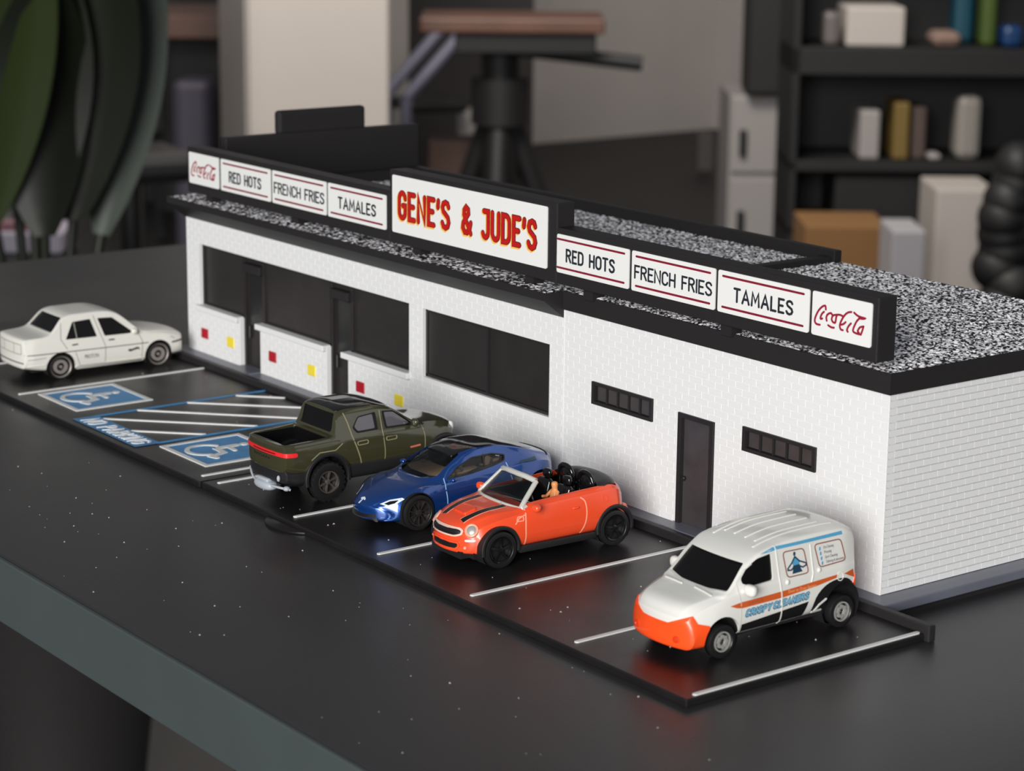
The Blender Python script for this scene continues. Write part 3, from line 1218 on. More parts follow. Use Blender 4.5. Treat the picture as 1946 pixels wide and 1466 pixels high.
def flare(parent, u, z, r0, r1, y0, y1, m, a0=-12, a1=192, name='wheel_arch'):
    for sg in (1, -1):
        mb = MB()
        n = 26
        vs = []
        for k in range(n + 1):
            th = math.radians(a0 + (a1 - a0) * k / n)
            for rr, yy in ((r0, y0), (r0, y1 - .1), (r0 + .15, y1), (r1 - .2, y1), (r1, y1 - .15), (r1, y0)):
                vs.append((u + rr * math.cos(th), sg * yy, z + rr * math.sin(th)))
        fs = [(6 * k + j, 6 * (k + 1) + j, 6 * (k + 1) + (j + 1) % 6, 6 * k + (j + 1) % 6) for k in range(n) for j in range(6)]
        fs += [tuple(range(6)), tuple(range(6 * n, 6 * n + 6))]
        mb.add(vs, fs).build(name, m, parent, 40)


def clear(name, tint, gloss=.02, fac=1.0):
    m = bpy.data.materials.new(name)
    m.use_nodes = True
    nt = m.node_tree
    nt.nodes.remove(nt.nodes['Principled BSDF'])
    out = nt.nodes['Material Output']
    tr = nt.nodes.new('ShaderNodeBsdfTransparent')
    tr.inputs['Color'].default_value = lin(tint)
    gl = nt.nodes.new('ShaderNodeBsdfGlossy')
    gl.inputs['Roughness'].default_value = gloss
    fr = nt.nodes.new('ShaderNodeFresnel')
    fr.inputs['IOR'].default_value = 1.45
    mu = nt.nodes.new('ShaderNodeMath')
    mu.operation = 'MULTIPLY'
    mu.inputs[1].default_value = fac
    mx = nt.nodes.new('ShaderNodeMixShader')
    nt.links.new(fr.outputs[0], mu.inputs[0])
    nt.links.new(mu.outputs[0], mx.inputs[0])
    nt.links.new(tr.outputs[0], mx.inputs[1])
    nt.links.new(gl.outputs[0], mx.inputs[2])
    nt.links.new(mx.outputs[0], out.inputs['Surface'])
    return m
# ================================================================ delivery van
M_VAN = mat('van_white_enamel', (226, 225, 219), 0.22, coat=0.4)
M_ORANGE = mat('van_orange_plastic', (255, 84, 32), 0.3, coat=0.2)
M_GLASSK = mat('black_glass', (15, 14, 15), 0.3, spec=.3)
M_VBLK = mat('decal_black', (26, 25, 26), 0.35)
M_VBLUE = mat('decal_blue', (84, 158, 196), 0.35)
M_VLBL = mat('decal_light_blue', (120, 182, 214), 0.35)
M_VBRN = mat('decal_rust', (204, 92, 40), 0.4)
M_VFRM = mat('decal_brown_line', (142, 84, 70), 0.4)
M_VTXT = mat('decal_dark_text', (64, 66, 70), 0.5)
M_PEACH = mat('decal_peach', (250, 178, 128), 0.5)
M_NAVY = mat('decal_navy', (36, 62, 84), 0.4)


def textmesh(body, size, slant=0.0):
    cu = bpy.data.curves.new('t', 'FONT')
    cu.body = body
    cu.size = size
    cu.shear = slant
    cu.resolution_u = 2
    o = bpy.data.objects.new('t', cu)
    COL.objects.link(o)
    dg = bpy.context.evaluated_depsgraph_get()
    dg.update()
    me = bpy.data.meshes.new_from_object(o.evaluated_get(dg))
    vs = [(q.co.x, q.co.y) for q in me.vertices]
    fs = [tuple(p.vertices) for p in me.polygons]
    bpy.data.objects.remove(o)
    bpy.data.curves.remove(cu)
    bpy.data.meshes.remove(me)
    return vs, fs


def textfit(body, x0, x1, z0, z1, fn, h, flip=True, slant=0.0):
    """text mapped into a box; text runs towards decreasing u when flip"""
    vs, fs = textmesh(body, 1.0, slant)
    ax, bx = min(a for a, b in vs), max(a for a, b in vs)
    az, bz = min(b for a, b in vs), max(b for a, b in vs)
    mb = MB()
    out = []
    for a, b in vs:
        t = (a - ax) / (bx - ax)
        out.append(fn(x0 + (x1 - x0) * t, z0 + (z1 - z0) * (b - az) / (bz - az), h))
    mb.add(out, fs)
    return mb


M_SILV = mat('bright_silver', (214, 212, 206), 0.3, metal=0.6)


def make_van():
    T = empty('toy_delivery_van', (-4.2, -40.2, ZL), -90.6)
    tag(T, 'white die-cast delivery van with orange bumpers and blue lettering parked beside the service door', 'toy van')
    C = dict(
        zb=[(-26, 5.2), (-20, 4.6), (0, 4.4), (18, 4.2), (22, 3.2), (26, 3.2)],
        wb=[(-26, 9.2), (0, 10.2), (20, 10.2), (26, 9.4)],
        w=[(-26, 10.5), (-20, 11.1), (0, 11.25), (18, 11.1), (23, 10.6), (26, 10.3)],
        zs=[(-26, 15), (0, 14.8), (10, 14.4), (16, 13.4), (20, 12.4), (24, 11.0), (25.2, 10.2), (26, 9.0)],
        ws=[(-26, 10.3), (-20, 10.9), (0, 11.0), (14, 10.7), (20, 10.0), (26, 8.8)],
        ze=[(-25.6, 20.5), (-24.4, 22.0), (-20, 22.6), (-10, 22.6), (0, 22.1), (4, 21.9), (8, 20.2), (15.6, 14.1), (17, 13.7), (20, 13.0), (23, 12.3), (24.6, 11.4), (25.4, 10.4), (26, 9.2)],
        we=[(-26, 9.6), (-20, 10.2), (0, 10.2), (8, 10.0), (15.6, 10.3), (17, 9.2), (20, 8.6), (26, 7.2)],
        zt=[(-25.8, 21.6), (-24.6, 23.2), (-22, 24.1), (-16, 24.6), (-6, 24.4), (0, 23.6), (4, 22.5), (8, 20.7), (15.6, 14.4), (17, 14.1), (20, 13.5), (23, 12.8), (24.6, 11.9), (25.4, 10.8), (26, 9.4)],
        bow=[(-26, -1.0), (-20, 0), (2, 0), (8, .8), (16, 1.2), (22, 1.8), (26, 2.5)])
    sh = Shell(C, -25.5, 25.6, 80, .4, sharp=True)
    body = sh.mesh()
    inner = Shell(C, -25.5, 25.6, 80, .4).mesh(.4)
    sk = Skin(body)
    for u in (15.4, -20.8):
        for sg in (1, -1):
            body = sub(body, cyl_y(u, 4.6 if u > 0 else 5.2, 5.0 if u > 0 else 5.9, sg * 6.5, sg * 14))
    # bumper
    infl = sh.mesh(-.22)
    reg = front_prism([(-14, 1), (14, 1), (14, 11.3), (10.2, 11.2), (8.6, 10.5), (4.2, 8.5), (-4.2, 8.5), (-8.6, 10.5), (-10.2, 11.2), (-14, 11.3)], 18, 30)
    cut2 = side_prism([(30, 1), (19.6, 1), (19.4, 8.3), (22.2, 9.1), (23.2, 11.4), (30, 11.4)], -15, 15)
    b1 = bool_(infl, reg, 'INTERSECT')
    b2 = bool_(b1, cut2, 'INTERSECT')
    for sg in (1, -1):
        b2 = sub(b2, cyl_y(15.4, 4.6, 5.0, sg * 6.5, sg * 14))
    fb = put(b2, 'front_bumper', M_ORANGE, T)
    b1.free(); reg.free(); cut2.free()
    mb = MB()
    for sg in (1, -1):
        mb.lathe([(.75, -.5), (.8, .25), (.55, .3), (.5, .1)], 16, lambda a, b, h, s=sg: tuple(Vector(sk.fore()(s * 6.6 + a, 5.2 + b, .25 + h))))
    mb.build('fog_light', mat('van_dark_orange', (214, 62, 22), .35), fb, 40)
    rr = side_prism([(-29, 4.6), (-24.9, 4.6), (-24.1, 7.6), (-22.2, 9.6), (-24.2, 10.2), (-25.0, 12.4), (-29, 12.4)], -15, 15)
    b3 = bool_(infl, rr, 'INTERSECT')
    for sg in (1, -1):
        b3 = sub(b3, cyl_y(-20.8, 5.2, 5.9, sg * 6.5, sg * 14))
    put(b3, 'rear_bumper', M_ORANGE, T)
    rr.free(); infl.free()
    # glass
    ws = rounded([(-9.7, 14.8), (-8.8, 20.1), (8.8, 20.1), (9.7, 14.8), (4.5, 14.4), (-4.5, 14.4)], .35)
    body = window(body, inner, front_prism(ws, 4.5, 30), 'windscreen', M_GLASSK, T)
    dw = rounded([(10.2, 17.2), (8.4, 19.4), (5.4, 21.0), (1.3, 21.6), (.9, 15.4), (6.6, 15.1), (9.8, 16.0)], .7)
    for sg in (1, -1):
        body = window(body, inner, side_prism(dw, sg * 5, sg * 14), 'side_window', M_GLASSK, T)
    inner.free()
    put(body, 'body', M_VAN, T)
    liner(T, [(15.4, 4.6, 5.0), (-20.8, 5.2, 5.9)], 6.5, 10.2)
    mb = MB()
    mb.box(-24, 20, -8.8, 8.8, 3.6, 6).box(10, 20, -6.3, 6.3, 3.4, 9).box(-26, -15, -6.3, 6.3, 3.6, 9)
    mb.build('chassis', M_BLACK, T)
    for u in (15.4, -20.8):
        for sg in (1, -1):
            wheel(T, u, sg * 11.0, 3.85, 3.3, M_SILV, 'gearing', hub=.66)
    # mirrors
    for sg in (1, -1):
        mb = MB().ell((9.3, sg * 12.6, 15.0), (1.0, 1.7, 1.35), 16, 10, .7)
        mb.tube([(9.6, sg * 10.5, 14.3), (9.4, sg * 12, 14.6)], .6, 8)
        mb.build('wing_mirror', M_VAN, T, 50)
    # roof ribs
    mb = MB()
    tp = sk.top()
    for v in (-6.6, -5.0, -1.8, 1.8, 5.0, 6.6):
        stroke(mb, [(1.5 if abs(v) < 6 else 3.5, v), (-17 if abs(v) < 6 else -20, v)], .55, tp, -.1, .2, step=1.5)
    mb.build('roof_rib', M_VAN, T, 50)
    # decals on both flanks
    for sg in (1, -1):
        s_ = sk.side(sg)
        st = .8
        f = MB(); fillpoly(f, [(10.2, 5.0), (10.2, 6.9), (-9.8, 8.5), (-8.7, 5.1)], s_, .05, st); f.build('black_side_panel', M_VBLK, T, 60)
        f = MB(); fillpoly(f, smooth_path([(-11.0, 5.4), (-12.0, 8.9), (-14.8, 11.2), (-18.5, 12.1), (-21.8, 11.8), (-24.0, 10.2)], 3) + arc(-20.8, 5.2, 5.85, 5.85, 118, 3, 10), s_, .06, .5); f.build('arch_panel', M_VBLK, T, 60)
        f = MB()
        stroke(f, [(-12.3, 5.6), (-13.3, 7.0), (-15.2, 8.1)], .5, s_, -.02, .2, step=.7)
        stroke(f, [(-11.6, 5.4), (-14.6, 5.4)], .5, s_, -.02, .2, step=.7)
        f.build('arch_trim', M_VAN, T, 60)
        f = MB(); fillpoly(f, [(13.6, 11.7), (10.4, 12.1), (-2, 12.45), (-12, 12.9), (-18.7, 13.2), (-18.7, 12.5), (-12.3, 11.7), (-2, 10.95), (10.4, 10.7), (11.8, 11.0)], s_, .05, st); f.build('rust_stripe', M_VBRN, T, 60)
        f = MB(); fillpoly(f, [(-20.8, 13.0), (-24.0, 13.5), (-24.5, 11.4)], s_, .05, st); f.build('rust_corner', M_VBRN, T, 60)
        f = MB(); fillpoly(f, [(4.6, 21.75), (.3, 22.75), (-20.4, 23.0), (-20.4, 22.25), (-.4, 22.1), (1.6, 21.9)], s_, .05, st); f.build('blue_stripe', M_VBLUE, T, 60)
        for poly, nm in (([(-2.0, 21.2), (-8.3, 21.1), (-9.8, 15.2), (-3.3, 15.2)], 'logo_frame'), ([(-11.6, 21.3), (-19.8, 21.3), (-21.5, 16.1), (-13.2, 15.8)], 'list_frame')):
            r_ = rounded(poly, 1.0, 4)
            f = MB(); stroke(f, r_ + [r_[0]], .26, s_, -.05, .07, step=.8); f.build(nm, M_VFRM, T, 60)
        # bell-boy hanger logo
        f = MB(); fillpoly(f, [(-5.5, 19.8), (-4.7, 18.2), (-5.2, 17.6), (-6.9, 17.7), (-7.2, 18.3)], s_, .05, .8); f.build('logo_blue', M_VBLUE, T, 60)
        f = MB()
        stroke(f, [(-5.6, 19.6), (-4.7, 18.3), (-3.5, 17.2), (-3.5, 16.8), (-4.6, 16.7), (-5.3, 17.3)], .34, s_, -.05, .09, step=.7)
        stroke(f, [(-5.6, 19.6), (-7.0, 18.4), (-9.0, 17.6), (-9.1, 17.1), (-8.0, 16.8), (-7.1, 17.2)], .34, s_, -.05, .09, step=.7)
        stroke(f, [(-5.5, 20.45), (-5.5, 20.1)], .62, s_, -.05, .09)
        fillpoly(f, [(-5.0, 17.6), (-7.0, 17.7), (-7.4, 16.6), (-7.9, 15.85), (-4.8, 15.75), (-5.0, 16.6)], s_, .08, .8)
        f.build('logo_dark', M_NAVY, T, 60)
        a, b = (lambda x0, x1: (x0, x1))(0, 0)
        rev = (lambda p, q: (p, q)) if sg > 0 else (lambda p, q: (q, p))
        sl = -.18 if sg > 0 else .18
        for tx, p, q in (('CRISPY', 9.2, 1.9), ('CLEANERS', 1.0, -9.4)):
            x0, x1 = rev(p, q)
            zz = lambda u, z, h: s_(u, z + (9.2 - u) * .035, h)
            lettering(tx, x0, x1, 8.6, 9.95, .56, zz, -.05, .07, gap=.36, slant=.3, step=.6).build('lettering_outline', M_NAVY, T, 60)
            lettering(tx, x0, x1, 8.68, 9.95, .32, zz, -.05, .1, gap=.36, slant=.3, step=.6).build('lettering', M_VLBL, T, 60)
        x0, x1 = rev(-3.4, -12.0)
        textfit('Door to Door Service', x0, x1, 11.6, 12.35, s_, .09).build('small_lettering', M_PEACH, T)
        x0, x1 = rev(8.6, 4.2)
        textfit('SERVICE', x0, x1, 11.2, 11.8, s_, .09).build('small_lettering', M_VFRM, T)
        for k, (tx, e_) in enumerate((('Dry Cleaning', -17.6), ('Pressing', -16.8), ('Spot Cleaning', -18.6), ('Tailoring & alterations', -20.6))):
            d = .42 * k
            x0, x1 = rev(-14.4 - d * .6, e_ - .1 * k)
            z = 19.7 - 1.15 * k
            textfit(tx, x0, x1, z, z + .85, s_, .08).build('list_lettering', M_VTXT, T)
            f = MB(); stroke(f, [(-13.3 - d * .6, z + .15), (-13.3 - d * .6, z + .6)], .45, s_, -.05, .08); f.build('list_bullet', M_VBLUE, T)
        mk = mat('van_seam', (196, 195, 190), .4) if sg > 0 else mk
        seam(sk, [(10.6, 4.6), (10.5, 12), (11.4, 16.5), (9.0, 19.0), (7.0, 20.0)], .2, mk, T, (sg,))
        seam(sk, [(-1.7, 4.6), (-1.4, 12), (.1, 22.8)], .28, M_VAN, T, (sg,), h=.14)
        seam(sk, [(-10.4, 21.5), (-11.2, 15), (-10.6, 13)], .3, M_VAN, T, (sg,), h=.16, name='panel_ridge')
        f = MB()
        for u, z in ((-3.2, 14.2), (-13.0, 15.2)):
            f.ell(tuple(s_(u, z, .1)), (.5, .35, .6), 12, 8)
        f.build('door_handle', M_VAN, T, 60)
        f = MB(); stroke(f, arc(-19.6, 12.6, 1.0, 1.0, 0, 360, 14), .22, s_, -.05, .1, step=.6); f.build('fuel_cap', M_VAN, T, 60)
    mb = MB()
    for v0, v1 in ((-8, -2), (2, 8)):
        stroke(mb, [(16.2, v0), (16.6, v1)], .35, sk.top(), -.05, .25, step=1)
    mb.build('wiper', M_VAN, T, 50)
    return T


make_van()
# ================================================================ orange convertible
M_CORAL = mat('convertible_orange_enamel', (240, 80, 42), 0.25, coat=0.4)
M_PINK = mat('pale_orange_line', (255, 168, 140), 0.35)  # pale orange of seam lines, stripe edges and small trim
M_GBLK = mat('gloss_black_plastic', (20, 19, 20), 0.12, coat=0.3)
M_SBLK = mat('satin_black', (30, 29, 31), 0.45)


def make_convertible():
    T = empty('toy_convertible', (-84.0, -43.0, ZL), -92.0)
    tag(T, 'orange open-top die-cast convertible with black bonnet stripes and black wheel arches', 'toy car')
    C = dict(
        zb=[(-27.5, 5.4), (-22, 4.4), (0, 4.3), (15, 4.2), (20, 3.8), (24, 4.0)],
        wb=[(-27.5, 8.4), (-20, 10.4), (10, 10.4), (20, 9.6), (24, 7.6)],
        w=[(-27.5, 9.8), (-23, 11.1), (-10, 11.5), (10, 11.5), (18, 11.0), (22, 10.0), (24, 8.8)],
        zs=[(-27.5, 12.4), (-25, 14.2), (-20, 15.0), (-10, 14.7), (4, 14.0), (8, 13.0), (14, 12.2), (19, 11.0), (22, 9.8), (24, 8.8)],
        ws=[(-27.5, 8.6), (-23, 10.2), (-10, 10.8), (5, 10.8), (14, 10.3), (20, 9.2), (24, 7.6)],
        ze=[(-27.5, 13.2), (-25, 15.0), (-20, 15.8), (-10, 15.4), (4, 14.5), (8, 13.5), (14, 12.9), (19, 11.6), (22, 10.3), (24, 9.0)],
        we=[(-27.5, 7.2), (-22, 9.4), (-10, 10.0), (5, 9.9), (14, 8.6), (20, 7.2), (24, 5.6)],
        zt=[(-27.5, 13.8), (-25, 15.5), (-20, 16.2), (-10, 15.8), (4, 14.9), (8, 14.1), (14, 13.6), (19, 12.4), (22, 11.0), (24, 9.4)],
        bow=[(-27.5, -2.6), (-20, 0), (2, 0), (10, .8), (18, 2.0), (24, 4.2)])
    sh = Shell(C, -26.8, 23.4, 84, .5)
    body = sh.mesh()
    sk = Skin(body)
    AR = [(13.8, 5.0, 5.5), (-21.4, 5.0, 5.6)]
    for u, z, r in AR:
        for sg in (1, -1):
            body = sub(body, cyl_y(u, z, r, sg * 6.2, sg * 14))
    cav = rounded([(5.2, 8.8), (-23.5, 9.3), (-24.5, 5), (-24.5, -5), (-23.5, -9.3), (5.2, -8.8)], 1.2)
    body = sub(body, top_prism(cav, 7.4, 30))
    put(body, 'body', M_CORAL, T)
    liner(T, AR, 6.2, 10.6)
    # cockpit
    mb = MB()
    n = len(cav)
    ins = [(a * .985, b * .985) for a, b in cav]
    inn = [(a * .94, b * .94) for a, b in cav]
    vs = [(a, b, z) for pol, z in ((ins, 7.3), (ins, 14.6), (inn, 14.4), (inn, 7.9)) for a, b in pol]
    fs = [(j * n + i, j * n + (i + 1) % n, (j + 1) * n + (i + 1) % n, (j + 1) * n + i) for j in range(3) for i in range(n)]
    fs += [tuple(range(n))[::-1], tuple(range(3 * n, 4 * n))]
    mb.add(vs, fs).build('cockpit_tub', M_GBLK, T, 40)
    MB().rbox(1.6, 6.0, -8.6, 8.6, 10, 14.3, .8).build('dashboard', M_GBLK, T, 40)
    mb = MB()
    mb.tube([(0.6 + .5 * math.sin(t) * .6, 4.2 + 1.9 * math.cos(t), 14.2 + 1.6 * math.sin(t)) for t in [2 * math.pi * i / 20 for i in range(20)]], .24, 6, True)
    mb.tube([(2.2, 4.2, 13.8), (.7, 4.2, 14.2)], .3, 6)
    mb.build('steering_wheel', M_SBLK, T, 40)
    for sv in (4.3, -4.3):
        st = MB().rbox(-9.4, -2.6, sv - 2.9, sv + 2.9, 8, 10.4, .8).build('seat', M_GBLK, T, 40)
        b = MB().rbox(-1.1, 1.1, -2.8, 2.8, 0, 6.6, .9, 3)
        b.xf(Matrix.Translation((-9.4, sv, 9.6)) @ Matrix.Rotation(math.radians(-14), 4, 'Y'))
        b.build('backrest', M_GBLK, st, 40)
        MB().ell((-11.3, sv, 17.2), (.9, 1.7, 1.25), 16, 10, .75).build('headrest', M_GBLK, st, 60)
    MB().rbox(-20.5, -13.8, -8.3, 8.3, 8, 13.2, .9).build('rear_bench', M_GBLK, T, 40)
    for sv in (4.3, -4.3):
        mb = MB()
        mb.tube(smooth_path([(-17.6, sv + 3.1, 12.8), (-17.3, sv + 3.0, 15.8), (-17.0, sv + 2.0, 17.9), (-16.9, sv, 18.5), (-17.0, sv - 2.0, 17.9), (-17.3, sv - 3.0, 15.8), (-17.6, sv - 3.1, 12.8)], 4), .62, 10)
        mb.ell((-17.4, sv, 15.4), (1.1, 2.7, 2.7), 18, 12)
        mb.build('roll_hoop', M_GBLK, T, 60)
    # folded hood
    mb = MB()
    rows = []
    for u, wd, z0, z1 in ((-18.2, 9.0, 14.6, 15.4), (-19.2, 9.5, 14.8, 16.6), (-21.5, 9.6, 14.8, 17.1), (-23.8, 9.0, 14.8, 16.9), (-25.2, 8.0, 14.7, 16.2), (-25.9, 7.0, 14.6, 15.3)):
        rows.append([(u + (abs(v) / 9.6) ** 2 * 2.4 * (1 if u < -19 else -.2), v, z) for v, z in chaikin([(wd, z0), (wd, z1 - .7), (wd * .8, z1), (0, z1 + .15), (-wd * .8, z1), (-wd, z1 - .7), (-wd, z0)], 2)])
    m = len(rows[0])
    fs = [(j * m + i, j * m + (i + 1) % m, (j + 1) * m + (i + 1) % m, (j + 1) * m + i) for j in range(len(rows) - 1) for i in range(m)]
    fs += [tuple(range(m)), tuple(range((len(rows) - 1) * m, len(rows) * m))]
    mb.add([p for r in rows for p in r], fs).build('folded_roof', M_SBLK, T, 45)
    # windscreen
    M_CLR = clear('clear_plastic', (222, 226, 222), .03, 1.6)
    M_FRM = mat('clear_plastic_frame', (206, 206, 200), 0.12, coat=.5, alpha=.82)
    lo = [(6.6, 9.2, 13.7), (8.0, 5, 14.0), (8.4, 0, 14.1), (8.0, -5, 14.0), (6.6, -9.2, 13.7)]
    hi = [(.6, 7.2, 19.5), (1.5, 4, 20.1), (1.8, 0, 20.2), (1.5, -4, 20.1), (.6, -7.2, 19.5)]
    mb = MB()
    vs = []
    for d in (0, .18):
        vs += [(a + d, b, c) for a, b, c in lo] + [(a + d, b, c) for a, b, c in hi]
    fs = [(i, i + 1, 6 + i, 5 + i) for i in range(4)] + [(10 + i, 15 + i, 16 + i, 11 + i) for i in range(4)]
    mb.add(vs, fs)
    sc = mb.build('windscreen', M_CLR, T, 60)
    mb = MB()
    mb.tube(smooth_path([(5.0, 9.4, 14.0)] + [(6.4, 9.2, 14.0), (.6, 7.3, 19.4)], 3), .7, 8)
    mb.tube(smooth_path([(5.0, -9.4, 14.0)] + [(6.4, -9.2, 14.0), (.6, -7.3, 19.4)], 3), .55, 8)
    mb.tube(smooth_path(hi, 3), .75, 8)
    mb.tube(smooth_path(lo, 3), .45, 8)
    mb.build('frame', M_FRM, sc, 60)
    MB().ell((.9, 0, 18.6), (.7, 1.5, .75), 14, 10, .8).build('rear_view_mirror', M_FRM, sc, 60)
    mb = MB()
    mb.tube([(8.6, 3.4, 14.1), (9.6, 5.2, 13.6), (9.2, 7.6, 13.3)], .22, 6)
    mb.build('wiper', M_FRM, T)
    # bonnet stripes, scoop
    tp = sk.top()
    for sg in (1, -1):
        pts = smooth_path([(8.8, sg * 5.4), (14, sg * 4.9), (18, sg * 4.4), (20.6, sg * 4.0)], 5)
        mb = MB(); stroke(mb, pts, 2.1, tp, -.05, .05, cap=0, step=.6); mb.build('stripe_edge', M_PINK, T, 60)
        mb = MB(); stroke(mb, pts, 1.6, tp, -.05, .1, cap=0, step=.6); mb.build('bonnet_stripe', M_VBLK, T, 60)
    mb = MB()
    fillpoly(mb, rounded([(18.6, 2.4), (15.4, 2.6), (15.4, -2.6), (18.6, -2.4)], .5), tp, .45, .6)
    stroke(mb, rounded([(18.6, 2.4), (15.4, 2.6), (15.4, -2.6), (18.6, -2.4)], .5) + [rounded([(18.6, 2.4), (15.4, 2.6), (15.4, -2.6), (18.6, -2.4)], .5)[0]], .3, tp, -.05, .5, step=.6)
    mb.build('bonnet_scoop', M_CORAL, T, 60)
    # nose
    fo = sk.fore()
    g = rounded([(-5.6, 10.0), (5.6, 10.0), (6.4, 9.0), (4.6, 8.3), (-4.6, 8.3), (-6.4, 9.0)], .7)
    mb = MB(); fillpoly(mb, g, fo, .2, .35); mb.build('grille', M_VBLK, T, 60)
    mb = MB(); stroke(mb, g + [g[0]], .42, fo, -.05, .3, step=.6); mb.build('grille_surround', mat('pale_trim', (226, 190, 176), .3), T, 60)
    g = rounded([(-5.4, 6.7), (5.4, 6.7), (5.6, 5.7), (4.8, 4.9), (-4.8, 4.9), (-5.6, 5.7)], .5)
    mb = MB(); fillpoly(mb, g, fo, .18, .35); mb.build('lower_intake', M_VBLK, T, 60)
    mb = MB(); stroke(mb, g + [g[0]], .5, fo, -.05, .35, step=.6); mb.build('intake_rim', M_CORAL, T, 60)
    for sg in (1, -1):
        c = Vector(fo(sg * 7.7, 9.9, 0))
        nr = (Vector(fo(sg * 7.7, 9.9, 1)) - c).normalized()
        q = nr.to_track_quat('Z', 'Y').to_matrix().to_4x4()
        mb = MB().lathe([(1.75, -.6), (1.75, .25), (1.45, .4), (1.3, .3)], 24)
        mb.xf(Matrix.Translation(c) @ q).build('headlamp_ring', M_PINK, T, 40)
        mb = MB().ell((0, 0, .1), (1.35, 1.35, .55), 20, 10)
        mb.xf(Matrix.Translation(c) @ q).build('headlamp', M_SILV, T, 60)
        mb = MB(); stroke(mb, [(sg * 7.2, 7.4), (sg * 8.6, 7.5)], .55, fo, -.05, .2, step=.5); mb.build('indicator', M_SIGN, T, 60)
        mb = MB().ell(tuple(fo(sg * 7.0, 5.5, .05)), (.45, .45, .45), 12, 8); mb.build('fog_lamp', M_PINK, T, 60)
    # sides
    for u, z, r in AR:
        flare(T, u, z, r - .6, r + .3, 9.2, 11.62, M_SBLK)
    for sg in (1, -1):
        a, b = sorted((sg * 9.5, sg * 11.3))
        MB().rbox(-15.6, 8.0, a, b, 2.9, 4.7, .3).build('sill', M_SBLK, T, 40)
    mb = MB()
    mb.box(-24, 20, -8.5, 8.5, 2.6, 7.6).box(18, 22.6, -6.5, 6.5, 2.6, 4.4).box(-26, -20, -8, 8, 3.4, 6.5)
    mb.build('chassis', M_SBLK, T)
    for u in (13.8, -21.4):
        for sg in (1, -1):
            wheel(T, u, sg * 11.5, 4.7, 3.6, M_GBLK, 'spoke5', hub=.7)
    seam(sk, [(6.3, 4.8), (6.5, 9), (6.2, 13.6)], .34, M_PINK, T)
    seam(sk, smooth_path([(-10.6, 14.3), (-11.9, 13.2), (-12.3, 10.5), (-11.9, 7.5), (-10.9, 5.0)], 3), .34, M_PINK, T)
    seam(sk, [(6.3, 12.6), (8.2, 11.9), (9.4, 10.6)], .28, M_PINK, T)
    for sg in (1, -1):
        s_ = sk.side(sg)
        mb = MB()
        stroke(mb, rounded([(8.6, 12.3), (7.0, 12.3), (7.0, 11.2), (9.0, 11.2)], .3) + [rounded([(8.6, 12.3), (7.0, 12.3), (7.0, 11.2), (9.0, 11.2)], .3)[0]], .22, s_, -.05, .12, step=.5)
        mb.build('side_marker', M_PINK, T, 60)
        mb = MB(); mb.ell(tuple(s_(-9.0, 12.0, .1)), (1.1, .4, .35), 12, 8); mb.build('door_handle', M_CORAL, T, 60)
        mb = MB(); stroke(mb, arc(-18.3, 13.0, .8, 1.0, 0, 360, 14), .25, s_, -.05, .12, step=.5); mb.build('fuel_cap', M_CORAL, T, 60)
        mb = MB().ell((4.0, sg * 12.3, 14.2), (1.0, 1.35, 1.0), 16, 10, .8)
        mb.tube([(4.2, sg * 10.4, 13.6), (4.0, sg * 12, 13.9)], .45, 8)
        mb.build('wing_mirror', M_CORAL, T, 60)
        mb = MB()
        mb.ell((-26.0, sg * 8.3, 8.0), (1.2, 1.6, 2.0), 14, 10, .8)
        mb.build('tail_lamp', mat('lamp_pink', (250, 140, 120), .3) if sg > 0 else bpy.data.materials['lamp_pink'], T, 60)
    return T


make_convertible()


